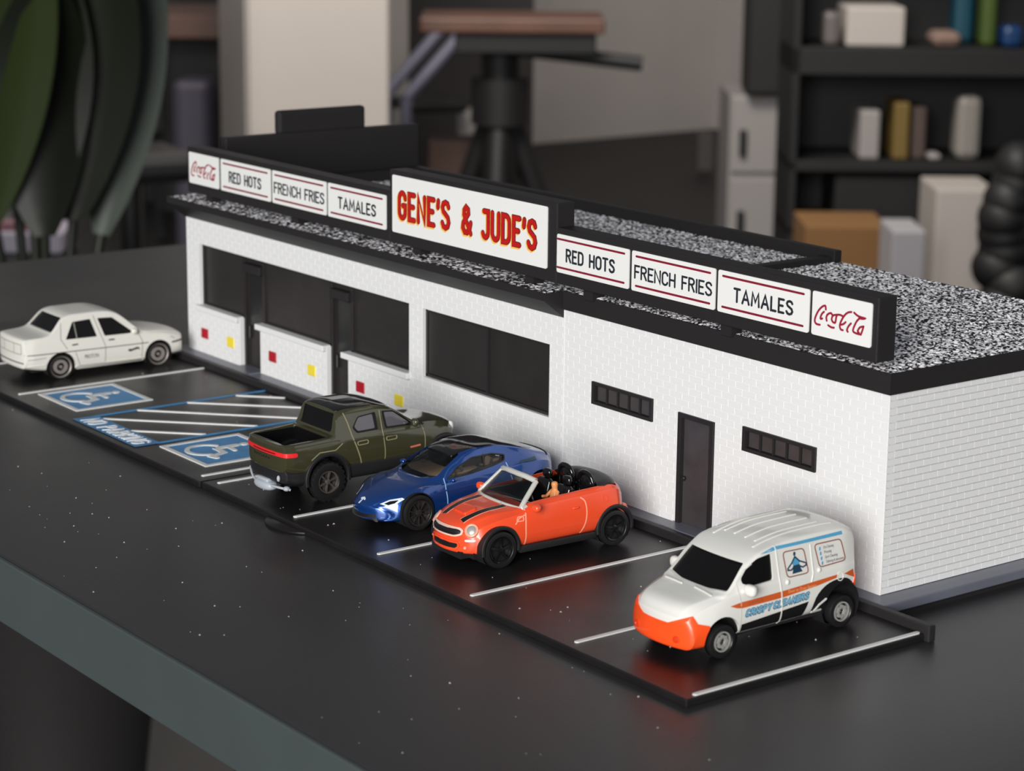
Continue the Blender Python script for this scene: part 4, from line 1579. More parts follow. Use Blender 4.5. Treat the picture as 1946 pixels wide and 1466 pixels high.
def make_driver():
    """one skinned body: seated toy figure"""
    T0 = Vector((-84.0, -43.0, ZL))
    A = math.radians(-92.0)

    def W(u, v, z):
        return (T0.x + u * math.cos(A) - v * math.sin(A), T0.y + u * math.sin(A) + v * math.cos(A), ZL + z)
    J = dict(pel=(-6.6, 4.6, 11.2), chest=(-7.3, 4.6, 14.0), neck=(-7.2, 4.6, 15.6), h0=(-7.1, 4.6, 16.5), h1=(-7.0, 4.6, 17.7),
             sl=(-7.1, 5.9, 15.0), el=(-6.0, 6.6, 13.4), hl=(-4.2, 6.0, 13.8), sr=(-7.1, 3.3, 15.0), er=(-6.0, 2.6, 13.4), hr=(-4.2, 3.1, 13.8),
             kl=(-3.0, 5.7, 11.8), fl=(-1.6, 5.8, 9.0), kr=(-3.0, 3.5, 11.8), fr=(-1.6, 3.4, 9.0), tl=(-.6, 5.9, 8.9), tr=(-.6, 3.3, 8.9))
    Rr = dict(pel=1.15, chest=1.25, neck=.55, h0=.95, h1=.95, sl=.55, el=.46, hl=.42, sr=.55, er=.46, hr=.42, kl=.62, fl=.42, kr=.62, fr=.42, tl=.4, tr=.4)
    E = [('pel', 'chest'), ('chest', 'neck'), ('neck', 'h0'), ('h0', 'h1'), ('chest', 'sl'), ('sl', 'el'), ('el', 'hl'), ('chest', 'sr'), ('sr', 'er'), ('er', 'hr'), ('pel', 'kl'), ('kl', 'fl'), ('fl', 'tl'), ('pel', 'kr'), ('kr', 'fr'), ('fr', 'tr')]
    K = list(J)
    base = Vector(W(-6.6, 4.6, 10.0))
    me = bpy.data.meshes.new('toy_driver')
    me.from_pydata([(Vector(W(*J[k])) - base) * U for k in K], [(K.index(a), K.index(b)) for a, b in E], [])
    o = bpy.data.objects.new('toy_driver', me)
    COL.objects.link(o)
    o.location = base * U
    md = o.modifiers.new('s', 'SKIN')
    sv = me.skin_vertices[0].data
    for i, k in enumerate(K):
        sv[i].radius = (Rr[k] * U, Rr[k] * U)
        sv[i].use_root = (k == 'pel')
    ms = o.modifiers.new('u', 'SUBSURF')
    ms.levels = ms.render_levels = 2
    dg = bpy.context.evaluated_depsgraph_get()
    dg.update()
    m2 = bpy.data.meshes.new_from_object(o.evaluated_get(dg))
    o.modifiers.clear()
    o.data = m2
    m2.materials.clear()
    m2.materials.append(mat('tan_plastic', (222, 148, 92), 0.35))
    m2.polygons.foreach_set('use_smooth', [True] * len(m2.polygons))
    tag(o, 'tiny tan plastic figure sitting at the wheel of the orange convertible', 'figurine')


make_driver()
# ================================================================ olive pickup
M_OLIVE = mat('olive_green_enamel', (58, 57, 38), 0.14, coat=0.7)
M_TRED = mat('tail_light_red', (226, 44, 48), 0.25, coat=.4)
M_TSIL = mat('pickup_grey_plastic', (168, 174, 182), 0.4)
M_TPANE = mat('pickup_sheen_grey', (84, 82, 88), 0.12, coat=.4)
M_SEAMO = mat('olive_pale_line', (138, 134, 104), 0.3)  # paler olive of door seams, haunch crease and handle outlines


def make_truck():
    T = empty('toy_pickup', (-159.0, -44.5, ZL), 90.0)
    tag(T, 'glossy olive-green die-cast pickup truck with open bed and red tail light bar', 'toy truck')
    C = dict(
        zb=[(-29.3, 9.4), (-24, 8.4), (0, 8.0), (24, 8.2), (29.3, 9.0)],
        wb=[(-29.3, 8.8), (-20, 10.2), (20, 10.2), (29.3, 8.2)],
        w=[(-29.3, 9.9), (-26, 10.6), (-12, 11.0), (18, 11.0), (25, 10.5), (29.3, 9.2)],
        zs=[(-29.3, 15.6), (-12, 16.2), (0, 16.4), (16, 16.2), (24, 15.4), (29.3, 13.8)],
        ws=[(-29.3, 9.6), (-26, 10.3), (-12, 10.5), (16, 10.4), (25, 9.9), (29.3, 8.6)],
        ze=[(-29.3, 16.6), (-14, 17.2), (-12.9, 17.5), (-11.3, 22.6), (-8, 23.0), (0, 23.0), (5, 22.4), (15.5, 17.4), (17.5, 16.9), (24, 16.2), (28, 15.3), (29.3, 14.6)],
        we=[(-29.3, 9.2), (-26, 9.9), (-13, 10.1), (-11.3, 8.7), (0, 8.7), (6, 8.8), (15.5, 9.7), (18, 9.4), (25, 8.8), (29.3, 7.4)],
        zt=[(-29.3, 16.9), (-14, 17.6), (-12.9, 18.0), (-11.3, 24.0), (-7, 24.9), (-1, 24.9), (5, 23.8), (15.5, 18.0), (17.5, 17.6), (24, 17.0), (28, 16.1), (29.3, 15.2)],
        bow=[(-29.3, -1.1), (-24, 0), (4, 0), (10, .9), (16, 1.2), (24, 1.4), (29.3, 2.2)])
    sh = Shell(C, -29.0, 29.0, 96, .3, sharp=True)
    body = sh.mesh()
    inner = Shell(C, -29.0, 29.0, 96, .3).mesh(.4)
    sk = Skin(body)
    AR = [(23.2, 6.4, 6.7), (-15.5, 6.4, 6.9)]
    for u, z, r in AR:
        for sg in (1, -1):
            body = sub(body, cyl_y(u, z, r, sg * 6.2, sg * 14))
    bed = rounded([(-27.7, 8.5), (-13.9, 8.9), (-13.9, -8.9), (-27.7, -8.5)], .8)
    body = sub(body, top_prism(bed, 10.8, 19))
    body = window(body, inner, front_prism(rounded([(-8.0, 18.3), (-7.6, 23.2), (7.6, 23.2), (8.0, 18.3)], .6), -30, -8.5), 'rear_window', M_GLASSK, T)
    body = window(body, inner, front_prism(rounded([(-8.9, 18.2), (-8.0, 23.0), (8.0, 23.0), (8.9, 18.2)], .6), 3, 30), 'windscreen', M_GLASSK, T)
    for sg in (1, -1):
        for pl in ([(-6.9, 19.0), (-4.8, 21.8), (1.1, 22.3), (1.5, 17.5), (-5.6, 17.4)], [(3.1, 22.3), (7.0, 21.9), (12.9, 17.7), (12.4, 17.2), (3.6, 17.4)]):
            pane = rounded(pl, .5)
            body = window(body, inner, side_prism(pane, sg * 5, sg * 14), 'side_window', M_GLASSK, T)
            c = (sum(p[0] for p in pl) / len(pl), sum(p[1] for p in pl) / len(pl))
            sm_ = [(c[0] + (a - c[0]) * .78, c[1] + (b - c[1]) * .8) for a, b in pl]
            mb = MB(); fillpoly(mb, rounded(sm_, .4), Skin(inner).side(sg), .04, .8); mb.build('painted_sheen', M_TPANE, T, 60)  # grey patch paints the sheen onto the dark glass
    put(body, 'body', M_OLIVE, T)
    infl = sh.mesh(-.12)
    q = top_prism(rounded([(5.6, 7.9), (-11.0, 7.7), (-11.0, -7.7), (5.6, -7.9)], 1.0), 22.5, 30)
    put(bool_(infl, q, 'INTERSECT'), 'roof_panel', M_GBLK, T)
    q.free(); infl.free(); inner.free()
    liner(T, AR, 6.2, 10.4)
    mb = MB()
    mb.rbox(-27.6, -14.0, -8.6, 8.6, 9.8, 11.0, .2)
    mb.box(-27.65, -27.2, -8.4, 8.4, 10.9, 16.4).box(-14.3, -13.95, -8.7, 8.7, 10.9, 17.0)
    for sg in (1, -1):
        a, b = sorted((sg * 8.35, sg * 8.75))
        mb.box(-27.4, -14.1, a, b, 10.9, 16.6)
    mb.build('bed_liner', M_GBLK, T)
    # lower cladding
    D = dict(zb=[(-28.6, 6.2), (-24, 4.8), (24, 4.8), (28.6, 6.4)], wb=[(-28.6, 8.2), (0, 10.0), (28.6, 8)], w=[(-28.6, 9.7), (-24, 10.5), (0, 10.9), (24, 10.4), (28.6, 9)],
             zs=[(-30, 8.9)], ws=[(-28.6, 9.8), (-24, 10.5), (0, 10.7), (24, 10.3), (28.6, 8.8)], ze=[(0, 9.6)], we=[(0, 9.2), (28, 8), (-28, 9.2)], zt=[(0, 9.8)], bow=[(-28.6, -1.1), (-22, 0), (20, 1), (28.6, 2.2)])
    cl = Shell(D, -28.7, 28.6, 50, .3).mesh()
    for u, z, r in AR:
        for sg in (1, -1):
            cl = sub(cl, cyl_y(u, z, r, sg * 6.2, sg * 14))
    put(cl, 'lower_cladding', M_SBLK, T)
    for u, z, r in AR:
        flare(T, u, z, r - .7, r + .35, 9.4, 11.3, M_SBLK)
    # grey skid plate with tow cover
    mb = MB()
    mb.tube(smooth_path([(-27.4, 10.0, 7.0), (-28.6, 7.4, 6.0), (-29.3, 4.6, 5.1), (-29.5, 0, 4.9), (-29.3, -4.6, 5.1), (-28.4, -7.6, 5.0), (-26.6, -9.6, 4.6)], 4), .35, 8)
    mb.ell((-28.6, 0, 4.6), (2.2, 4.6, 1.5), 24, 12, .8)
    mb.rbox(-29.9, -28.0, -2.8, 2.8, 4.8, 6.6, .4)
    mb.ell((-27.4, -8.8, 4.9), (1.0, 1.0, .7), 12, 8)
    mb.build('skid_plate', M_TSIL, T, 50)
    MB().ell((-28.9, -7.2, 7.6), (.5, .5, .9), 12, 8).build('reflector', M_TSIL, T, 60)
    bk = sk.fore(-1)
    mb = MB()
    stroke(mb, [(-9.0, 14.3), (9.0, 14.3)], 1.15, bk, -.05, .22, cap=0, step=.8)
    for sg in (1, -1):
        stroke(mb, [(-25.4, 14.25), (-28.6, 14.3)], 1.15, sk.side(sg), -.05, .22, step=.6)
    tl = mb.build('tail_light_bar', M_TRED, T, 60)
    mb = MB(); stroke(mb, [(-6.0, 14.25), (5.0, 14.25)], .35, bk, .1, .3, cap=0, step=.8); mb.build('dark_core', mat('dark_red', (120, 16, 24), .3), tl, 60)
    textfit('RIVIAN', 5.2, -3.0, 12.2, 12.9, bk, .06).build('tailgate_lettering', M_VBLK, T)
    # seams
    seam(sk, [(-9.2, 23.2), (-8.2, 20.5), (-7.2, 16.6), (-4.4, 8.6)], .34, M_SEAMO, T)
    seam(sk, [(2.4, 22.5), (2.6, 17), (3.2, 8.8)], .26, M_SEAMO, T)
    seam(sk, [(15.6, 17.3), (16.4, 14), (16.4, 9)], .24, M_SEAMO, T)
    seam(sk, [(-27, 16.0), (-14, 16.6), (-9, 15.6), (2, 15.4), (18, 15.2), (26, 13.6)], .2, M_OLIVE, T, name='shoulder_crease', h=.15)
    seam(sk, [(-20.6, 12.2), (-18, 13.9), (-13.0, 13.9), (-10.6, 15.4)], .26, M_SEAMO, T, name='haunch_crease')
    for sg in (1, -1):
        s_ = sk.side(sg)
        mb = MB()
        for u in (-3.8, 5.6):
            r_ = rounded([(u - 2, 15.2), (u + 1.4, 15.3), (u + 1.4, 14.3), (u - 2, 14.2)], .45)
            stroke(mb, r_ + [r_[0]], .22, s_, -.05, .15, step=.5)
        mb.build('door_handle', M_SEAMO, T, 60)
        mb = MB(); stroke(mb, [(11.6, 11.2), (14.6, 11.4)], .5, s_, -.05, .12, step=.5); mb.build('side_marker', mat('salmon', (206, 112, 96), .4) if sg > 0 else bpy.data.materials['salmon'], T, 60)
        mb = MB().ell((12.4, sg * 11.6, 18.2), (.7, 1.3, 1.2), 14, 10, .75); mb.tube([(12.8, sg * 10.2, 17.4), (12.5, sg * 11.3, 17.8)], .35, 6); mb.build('wing_mirror', M_OLIVE, T, 60)
        mb = MB().ell((27.3, sg * 7.4, 14.2), (1.0, .8, 1.5), 14, 10, .8); mb.build('headlamp', M_SIGN, T, 60)
    for u in (23.2, -15.5):
        for sg in (1, -1):
            wheel(T, u, sg * 11.2, 5.4, 4.4, M_GUN, 'offroad', hub=.58)
    MB().box(-26, 27, -8, 8, 5.2, 9.5).build('chassis', M_SBLK, T)
    return T


M_GUN = mat('gunmetal', (140, 132, 126), 0.3, metal=.8)
make_truck()
# ================================================================ blue sports coupe
M_BLUEP = mat('metallic_blue', (20, 68, 142), 0.24, metal=0.55, coat=1.0, flake=.0, vary=.1, vscale=2500)
M_TAN = mat('tan_interior', (190, 172, 152), 0.5)
M_TINT = clear('tinted_glass', (240, 234, 226), .02, 1.0)
M_ICE = mat('headlamp_white', (216, 226, 236), .2)


def make_blue():
    T = empty('toy_coupe', (-122.2, -38.0, ZL), -90.0)
    tag(T, 'metallic blue die-cast sports coupe with black glass roof between pickup and convertible', 'toy car')
    C = dict(
        zb=[(-30.5, 4.2), (-26, 3.2), (0, 2.9), (20, 2.6), (29, 2.9)],
        wb=[(-30.5, 7.4), (-24, 9.8), (0, 9.9), (20, 9.8), (26, 8.6), (29, 6.4)],
        w=[(-30.5, 8.6), (-27, 10.4), (-22, 11.3), (-10, 11.0), (0, 10.6), (10, 10.8), (18, 11.2), (24, 10.4), (27, 9.2), (29, 7.4)],
        zs=[(-30.5, 10.4), (-27, 12.0), (-22, 12.8), (-12, 12.3), (2, 11.3), (10, 11.0), (17, 10.9), (22, 9.5), (26, 7.6), (29, 6.2)],
        ws=[(-30.5, 7.4), (-27, 9.2), (-22, 10.2), (-10, 9.7), (4, 9.7), (12, 9.9), (18, 10.0), (24, 8.8), (29, 5.8)],
        ze=[(-30.5, 12.0), (-28, 13.0), (-24, 13.9), (-18, 15.6), (-10, 17.2), (-4, 17.4), (1, 16.6), (6, 14.7), (10, 12.9), (13.5, 11.4), (18, 10.8), (22, 9.6), (26, 7.9), (29, 6.5)],
        we=[(-30.5, 6.2), (-24, 7.0), (-12, 6.9), (-4, 7.2), (4, 7.7), (10, 8.6), (14, 8.9), (18, 8.4), (24, 6.8), (29, 4.2)],
        zt=[(-30.5, 12.4), (-28, 13.5), (-24, 14.7), (-16, 17.2), (-9, 18.7), (-4, 18.8), (1, 17.9), (6, 16.0), (10, 14.1), (13.5, 12.3), (15.5, 11.7), (18, 11.2), (22, 10.1), (26, 8.6), (28.3, 7.3), (29, 6.7)],
        bow=[(-30.5, -2.6), (-24, -.6), (-10, 0), (0, .6), (8, 2.0), (14, 2.6), (20, 2.4), (26, 3.4), (29, 4.4)])
    sh = Shell(C, -30.2, 28.7, 96, .4)
    body = sh.mesh()
    sk = Skin(body)
    AR = [(17.4, 4.9, 5.2), (-22.4, 4.9, 5.4)]
    for u, z, r in AR:
        for sg in (1, -1):
            body = sub(body, cyl_y(u, z, r, sg * 6.2, sg * 14))
    in2 = sh.mesh(.9)
    box = top_prism([(14.5, 9.2), (-17, 9.2), (-17, -9.2), (14.5, -9.2)], 9.0, 30)
    cav = bool_(in2, box, 'INTERSECT')
    body = sub(body, cav)
    box.free()
    a = sh.mesh(.3)
    thin = bool_(a, in2, 'DIFFERENCE')
    a.free()

    def cut(prism, name):
        nonlocal body
        p = bool_(thin, prism, 'INTERSECT')
        put(p, name, M_TINT, T, 30)
        body = sub(body, prism)
    cut(front_prism(rounded([(-8.3, 12.7), (-6.3, 17.6), (6.3, 17.6), (8.3, 12.7), (4.5, 12.2), (-4.5, 12.2)], .8), 1.5, 30), 'windscreen')
    sw_ = rounded([(7.4, 11.9), (3.5, 14.3), (-1.5, 16.1), (-8.0, 16.2), (-12.2, 15.3), (-11.6, 14.0), (-7.6, 13.2), (0, 12.2)], .5)
    for sg in (1, -1):
        cut(side_prism(sw_, sg * 4.5, sg * 14), 'side_window')
    put(body, 'body', M_BLUEP, T)
    thin.free(); in2.free()
    infl = sh.mesh(-.06)
    q = top_prism(rounded([(3.6, 5.6), (-6, 6.6), (-16, 5.9), (-24, 4.6), (-24, -4.6), (-16, -5.9), (-6, -6.6), (3.6, -5.6)], 1.0), 13.5, 30)
    put(bool_(infl, q, 'INTERSECT'), 'roof_glass', M_GBLK, T)
    q.free(); infl.free()
    liner(T, AR, 6.2, 10.4)
    mb = MB()
    mb.rbox(-16.5, 14.0, -8.2, 8.2, 8.6, 9.8, .2).prism([(13, 10.9), (8.5, 12.7), (3.5, 13.2), (3.5, 9), (13, 9)], -7.2, 7.2, lambda p, q, t: (p, t, q))
    mb.build('dashboard', M_TAN, T, 40)
    for sv in (4, -4):
        st = MB().rbox(-6.5, 2.5, sv - 3.2, sv + 3.2, 9.4, 12.8, .6).build('seat', M_TAN, T, 40)
        b = MB().rbox(-1.1, 1.1, -3.0, 3.0, 0, 5.6, .8)
        b.xf(Matrix.Translation((-6.2, sv, 10.2)) @ Matrix.Rotation(math.radians(-18), 4, 'Y')).build('backrest', M_TAN, st, 40)
        MB().rbox(-14.5, -9.2, sv - 2.9, sv + 2.9, 9.6, 14.4, .9).build('rear_seat', M_TAN, T, 40)
    MB().tube([(3.6 - .25 * math.sin(t), 4 + 1.6 * math.cos(t), 12.2 + 1.4 * math.sin(t)) for t in [2 * math.pi * i / 18 for i in range(18)]], .2, 6, True).build('steering_wheel', M_TAN, T, 40)
    # nose
    fo = sk.fore()
    mb = MB(); stroke(mb, smooth_path([(-5.6, 3.3), (-3.5, 3.15), (0, 3.1), (3.5, 3.15), (5.6, 3.3)], 4), .7, fo, -.2, .35, cap=0, step=.8); mb.build('front_splitter', mat('splitter_grey', (78, 78, 80), .35), T, 60)
    mb = MB(); stroke(mb, smooth_path([(-5.2, 4.2), (-3, 4.05), (0, 4.0), (3, 4.05), (5.2, 4.2)], 4), .9, fo, -.2, .1, cap=0, step=.8); mb.build('lower_intake', M_VBLK, T, 60)
    for sg in (1, -1):
        dg = diag(sk, sg); f = MB(); fillpoly(f, [(-14.6, 7.3), (-12.2, 8.3), (-8.8, 9.0), (-8.2, 8.7), (-10.2, 7.5), (-12.4, 6.9)], dg, .08, .5); hl = f.build('headlamp', M_ICE, T, 60)
        f = MB(); fillpoly(f, [(-13.4, 7.4), (-12.0, 8.0), (-9.8, 8.4), (-10.6, 7.7), (-12.3, 7.2)], dg, .14, .5)
        f.build('headlamp_lens', M_GBLK, hl, 60)
        mb = MB(); stroke(mb, [(-14.0, 4.9), (-12.4, 4.8), (-11.2, 5.0)], .45, dg, -.05, .2, step=.6)
        stroke(mb, [(-14.2, 3.7), (-12.4, 3.65), (-11.2, 3.8)], .4, dg, -.05, .2, step=.6)
        mb.build('bumper_fin', M_BLUEP, T, 60)
    mb = MB()
    stroke(mb, [(-.75, 7.75), (0, 7.95), (.75, 7.75)], .3, fo, -.05, .12, step=.4)
    stroke(mb, [(0, 7.9), (0, 6.9)], .28, fo, -.05, .12, step=.4)
    mb.build('nose_badge', M_ICE, T, 60)
    # flanks
    for sg in (1, -1):
        s_ = sk.side(sg)
        f = MB(); fillpoly(f, [(-15.6, 12.7), (-16.6, 13.3), (-22.0, 13.6), (-21.6, 12.9)], s_, .06, .7); f.build('side_intake', M_NAVY, T, 60)
        f = MB(); r_ = sw_ + [sw_[0]]; stroke(f, r_, .3, s_, -.3, .1, step=.6); f.build('window_trim', M_VBLK, T, 60)
        f = MB(); stroke(f, [(-5.0, 13.6), (-5.3, 16.3)], .4, s_, -.3, .05, step=.5); f.build('window_post', M_VBLK, T, 60)
        mb = MB().ell((7.2, sg * 11.6, 12.2), (.8, 1.0, .6), 14, 10, .8); mb.tube([(7.4, sg * 10, 11.5), (7.2, sg * 11.3, 12)], .3, 6); mb.build('wing_mirror', M_BLUEP, T, 60)
    lt = mat('seam_highlight_blue', (150, 190, 230), .3)  # pale blue lines paint the highlights along the door seams
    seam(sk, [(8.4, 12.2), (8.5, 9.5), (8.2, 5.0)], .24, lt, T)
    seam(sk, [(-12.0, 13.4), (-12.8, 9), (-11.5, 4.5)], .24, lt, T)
    seam(sk, [(12, 9.4), (6, 9.2), (-6, 9.6), (-14, 10.8)], .35, M_BLUEP, T, name='flank_crease', h=.3)
    seam(sk, [(9, 5.6), (-4, 5.4), (-15, 6.6)], .35, M_BLUEP, T, name='flank_crease', h=.3)
    mb = MB(); stroke(mb, smooth_path([(-27.6, 6.5), (-28.6, 3), (-28.8, 0), (-28.6, -3), (-27.6, -6.5)], 4), .35, sk.top(), -.05, .25, step=.7); mb.build('tail_spoiler', M_VBLK, T, 60)
    for u in (17.4, -22.4):
        for sg in (1, -1):
            wheel(T, u, sg * 11.2, 4.75, 3.4, M_GUN2, 'spoke10', hub=.74)
    MB().box(-27, 21.5, -7.4, 7.4, 2.4, 6).build('chassis', M_SBLK, T)
    return T


M_GUN2 = mat('dark_chrome', (120, 114, 110), 0.22, metal=.9)
make_blue()
# ================================================================ white saloon
M_SEDAN = mat('saloon_white_enamel', (224, 222, 214), 0.35, coat=.15)
M_SGRY = mat('saloon_seam_grey', (150, 148, 140), .5)
M_SLINE = mat('saloon_black_line', (56, 54, 50), .5)
M_RINGG = mat('hub_grey', (150, 142, 138), .35, metal=.3)


def make_sedan():
    T = empty('toy_saloon', (-333.4, -36.2, ZL), 89.6)
    T.scale = (1.1, 1.07, 1.04)
    tag(T, 'white boxy die-cast saloon car with dark windows and thin black side line', 'toy car')
    C = dict(
        zb=[(-28.5, 4.2), (-24, 3.4), (-14, 2.4), (14, 2.4), (20, 3.0), (27.2, 3.2)],
        wb=[(-28.5, 8.4), (-20, 9.8), (0, 10.0), (20, 9.8), (27.2, 8.2)],
        w=[(-28.5, 9.6), (-25, 10.3), (0, 10.6), (20, 10.5), (25, 10.0), (27.2, 9.2)],
        zs=[(-28.5, 12.0), (-20, 12.3), (0, 11.9), (12, 11.3), (20, 10.4), (26, 8.9), (27.2, 8.4)],
        ws=[(-28.5, 9.0), (-24, 9.8), (0, 10.1), (12, 10.0), (20, 9.8), (27.2, 8.6)],
        ze=[(-28.5, 12.9), (-27.8, 13.4), (-21.5, 13.8), (-19.6, 14.1), (-13.4, 19.4), (-11, 19.8), (0, 19.7), (2.6, 19.0), (11.5, 12.7), (13, 12.0), (20, 11.0), (26.2, 9.2), (27.2, 8.7)],
        we=[(-28.5, 8.8), (-21.5, 9.4), (-19.6, 9.4), (-13.4, 8.3), (0, 8.4), (2.6, 8.5), (11.5, 9.5), (14, 9.4), (27.2, 8.0)],
        zt=[(-28.5, 13.1), (-27.7, 13.7), (-21.5, 14.1), (-19.6, 14.5), (-13.4, 19.8), (-11, 20.3), (-3, 20.4), (2.6, 19.4), (11.5, 13.0), (13, 12.5), (20, 11.6), (25, 10.4), (27.2, 9.1)],
        bow=[(-28.5, -.9), (-22, 0), (0, 0), (6, .6), (12, 1.0), (20, 1.0), (27.2, 2.0)])
    sh = Shell(C, -28.2, 26.9, 90, .3, sharp=True)
    body = sh.mesh()
    inner = Shell(C, -28.2, 26.9, 90, .3).mesh(.4)
    sk = Skin(body)
    AR = [(16.5, 3.9, 4.7), (-16.4, 3.9, 4.7)]
    for u, z, r in AR:
        for sg in (1, -1):
            body = sub(body, cyl_y(u, z, r, sg * 6.2, sg * 14))
            body = sub(body, side_prism([(u - r * .98, -1), (u - r * .98, 4), (u + r * .98, 4), (u + r * .98, -1)], sg * 6.2, sg * 14))
    body = window(body, inner, front_prism(rounded([(-8.3, 14.9), (-7.1, 19.1), (7.1, 19.1), (8.3, 14.9)], .5), -30, -10.5), 'rear_window', M_GLASSK, T)
    body = window(body, inner, front_prism(rounded([(-8.6, 13.0), (-7.4, 18.7), (7.4, 18.7), (8.6, 13.0)], .5), 0, 30), 'windscreen', M_GLASSK, T)
    for sg in (1, -1):
        for pl in ([(-14.4, 12.4), (-11.6, 17.7), (-5.6, 18.0), (-3.9, 12.2)], [(-3.3, 18.0), (1.6, 17.7), (8.0, 12.4), (7.4, 11.9), (-1.5, 12.1)]):
            body = window(body, inner, side_prism(rounded(pl, .4), sg * 5, sg * 14), 'side_window', M_GLASSK, T)
        mb = MB(); stroke(mb, [(-10.6, 12.4), (-11.0, 17.4)], .25, sk.side(sg), -.5, -.2, cap=0, step=.6); mb.build('window_post', M_SGRY, T)
    put(body, 'body', M_SEDAN, T)
    inner.free()
    liner(T, AR, 6.2, 9.9)
    s1 = [(-27.6, 8.7), (13.0, 8.2)]
    seam(sk, s1, .26, M_SLINE, T, name='side_line')
    seam(sk, [(-4.6, 18.9), (-2.6, 12), (-1.6, 9), (-1.8, 3.2)], .22, M_SGRY, T)
    seam(sk, [(-15.4, 18), (-16.0, 12.6), (-14.2, 9.4)], .22, M_SGRY, T)
    seam(sk, [(9.6, 12.2), (11.0, 9), (10.6, 3.6)], .22, M_SGRY, T)
    seam(sk, [(-11.6, 8.2), (-10.2, 3.6), (-2.2, 3.5)], .2, M_SGRY, T)
    seam(sk, [(-11.2, 3.1), (11.0, 2.9)], 1.0, M_SEDAN, T, name='sill_skirt', h=.35)
    for sg in (1, -1):
        s_ = sk.side(sg)
        mb = MB(); stroke(mb, [(-12.4, 10.5), (-10.8, 10.6)], .42, s_, -.05, .14, step=.5); stroke(mb, [(-.2, 10.7), (1.4, 10.7)], .42, s_, -.05, .14, step=.5); mb.build('door_handle', M_SLINE, T, 60)
        x0, x1 = (-8.6, -4.0) if sg < 0 else (-4.0, -8.6)
        textfit('PROTON', x0, x1, 5.6, 6.9, s_, .06).build('door_lettering', M_SLINE, T)
        f = MB(); fillpoly(f, [(6.2, 7.0), (5.9, 6.4), (6.6, 6.0), (8.2, 6.4), (9.4, 6.6), (9.8, 6.2), (9.8, 7.0), (9.0, 7.3), (7.6, 6.9), (6.8, 6.8)], s_, .06, .6); f.build('flame_mark', M_SLINE, T, 60)
        mb = MB().ell((8.2, sg * 10.6, 12.6), (1.0, .9, .95), 14, 10, .75); mb.build('wing_mirror', M_SEDAN, T, 60)
        mb = MB(); stroke(mb, [(21.4, 7.3), (24.8, 7.5), (26.2, 7.6)], .5, s_, -.05, .14, step=.6); mb.build('bumper_line', M_SLINE, T, 60)
        mb = MB(); stroke(mb, [(21.0, 9.2), (22.4, 8.4)], .2, s_, -.05, .1, step=.5); mb.build('marker_lamp', M_SGRY, T, 60)
        seam(sk, [(-21.2, 7.4), (-26.8, 7.2)], .22, M_SGRY, T, (sg,), 'bumper_seam')
        seam(sk, [(-21.4, 5.2), (-26.8, 5.0)], .3, M_SEDAN, T, (sg,), 'bumper_rib', h=.25)
    fo = sk.fore()
    mb = MB(); stroke(mb, [(-8.4, 7.6), (8.4, 7.6)], .5, fo, -.05, .14, cap=0, step=.8); mb.build('bumper_line', M_SLINE, T, 60)
    bk = sk.fore(-1)
    mb = MB(); stroke(mb, [(-8.6, 6.0), (8.6, 6.0)], .35, bk, -.05, .12, cap=0, step=.8); mb.build('bumper_line', M_SLINE, T, 60)
    r_ = rounded([(-7.6, 12.0), (7.6, 12.0), (7.6, 8.8), (-7.6, 8.8)], .4)
    mb = MB(); stroke(mb, r_ + [r_[0]], .22, bk, -.05, .1, step=.8); stroke(mb, [(-3.4, 12), (-3.4, 8.8)], .18, bk, -.05, .1, step=.8); stroke(mb, [(3.4, 12), (3.4, 8.8)], .18, bk, -.05, .1, step=.8); mb.build('tail_panel', M_SGRY, T, 60)
    MB().box(-25, 25, -8, 8, 2.6, 7).build('chassis', M_DARK, T)
    for u in (16.5, -16.4):
        for sg in (1, -1):
            wheel(T, u, sg * 10.4, 3.85, 3.0, M_RINGG, 'ring', hub=.97)
    return T


make_sedan()
# ================================================================ the room behind, far out of focus
RZ = 53.169


def zrow(v, D, u=973):
    return at(u, v, D).z


def spot(u, D, z):
    p = at(u, 300, D)
    return Vector((p.x, p.y, z))


def bgroot(name, u, D, z, label, cat, group=None, rz=0.0):
    return tag(empty(name, spot(u, D, z), RZ + rz), label, cat, group)


def wpx(n, D):
    return n * D / FPX


def bgbox(name, u0, u1, vt, vb, D, dep, m, label, cat, rz=0.0, r=3.0, group=None):
    """one box-shaped thing (rounded), bottom on row vb or on the floor"""
    zt_ = zrow(vt, D)
    zb_ = ZF if vb is None else zrow(vb, D)
    w_ = wpx(u1 - u0, D)
    mb = MB().rbox(-w_ / 2, w_ / 2, 0, dep, 0, zt_ - zb_, min(r, w_ * .2, (zt_ - zb_) * .2))
    o = mb.build(name, m, None)
    p = spot((u0 + u1) / 2, D, zb_)
    o.location = p * U
    o.rotation_euler = (0, 0, math.radians(RZ + rz))
    return tag(o, label, cat, group)


G_CREAM = mat('cream_paint', (172, 165, 159), 0.6)
G_WHITE = mat('white_laminate', (140, 136, 134), 0.55)
G_BLK = mat('matt_black', (15, 14, 15), 0.6)
G_WOOD = mat('brown_wood', (88, 58, 44), 0.5, vary=.2, vscale=8)
G_LAV = mat('pale_lavender_metal', (112, 112, 130), 0.4)
G_CARD = mat('cardboard', (118, 84, 46), 0.8)
G_LEAF = mat('dark_green_leaf', (21, 26, 14), 0.45, vary=.3, vscale=10)

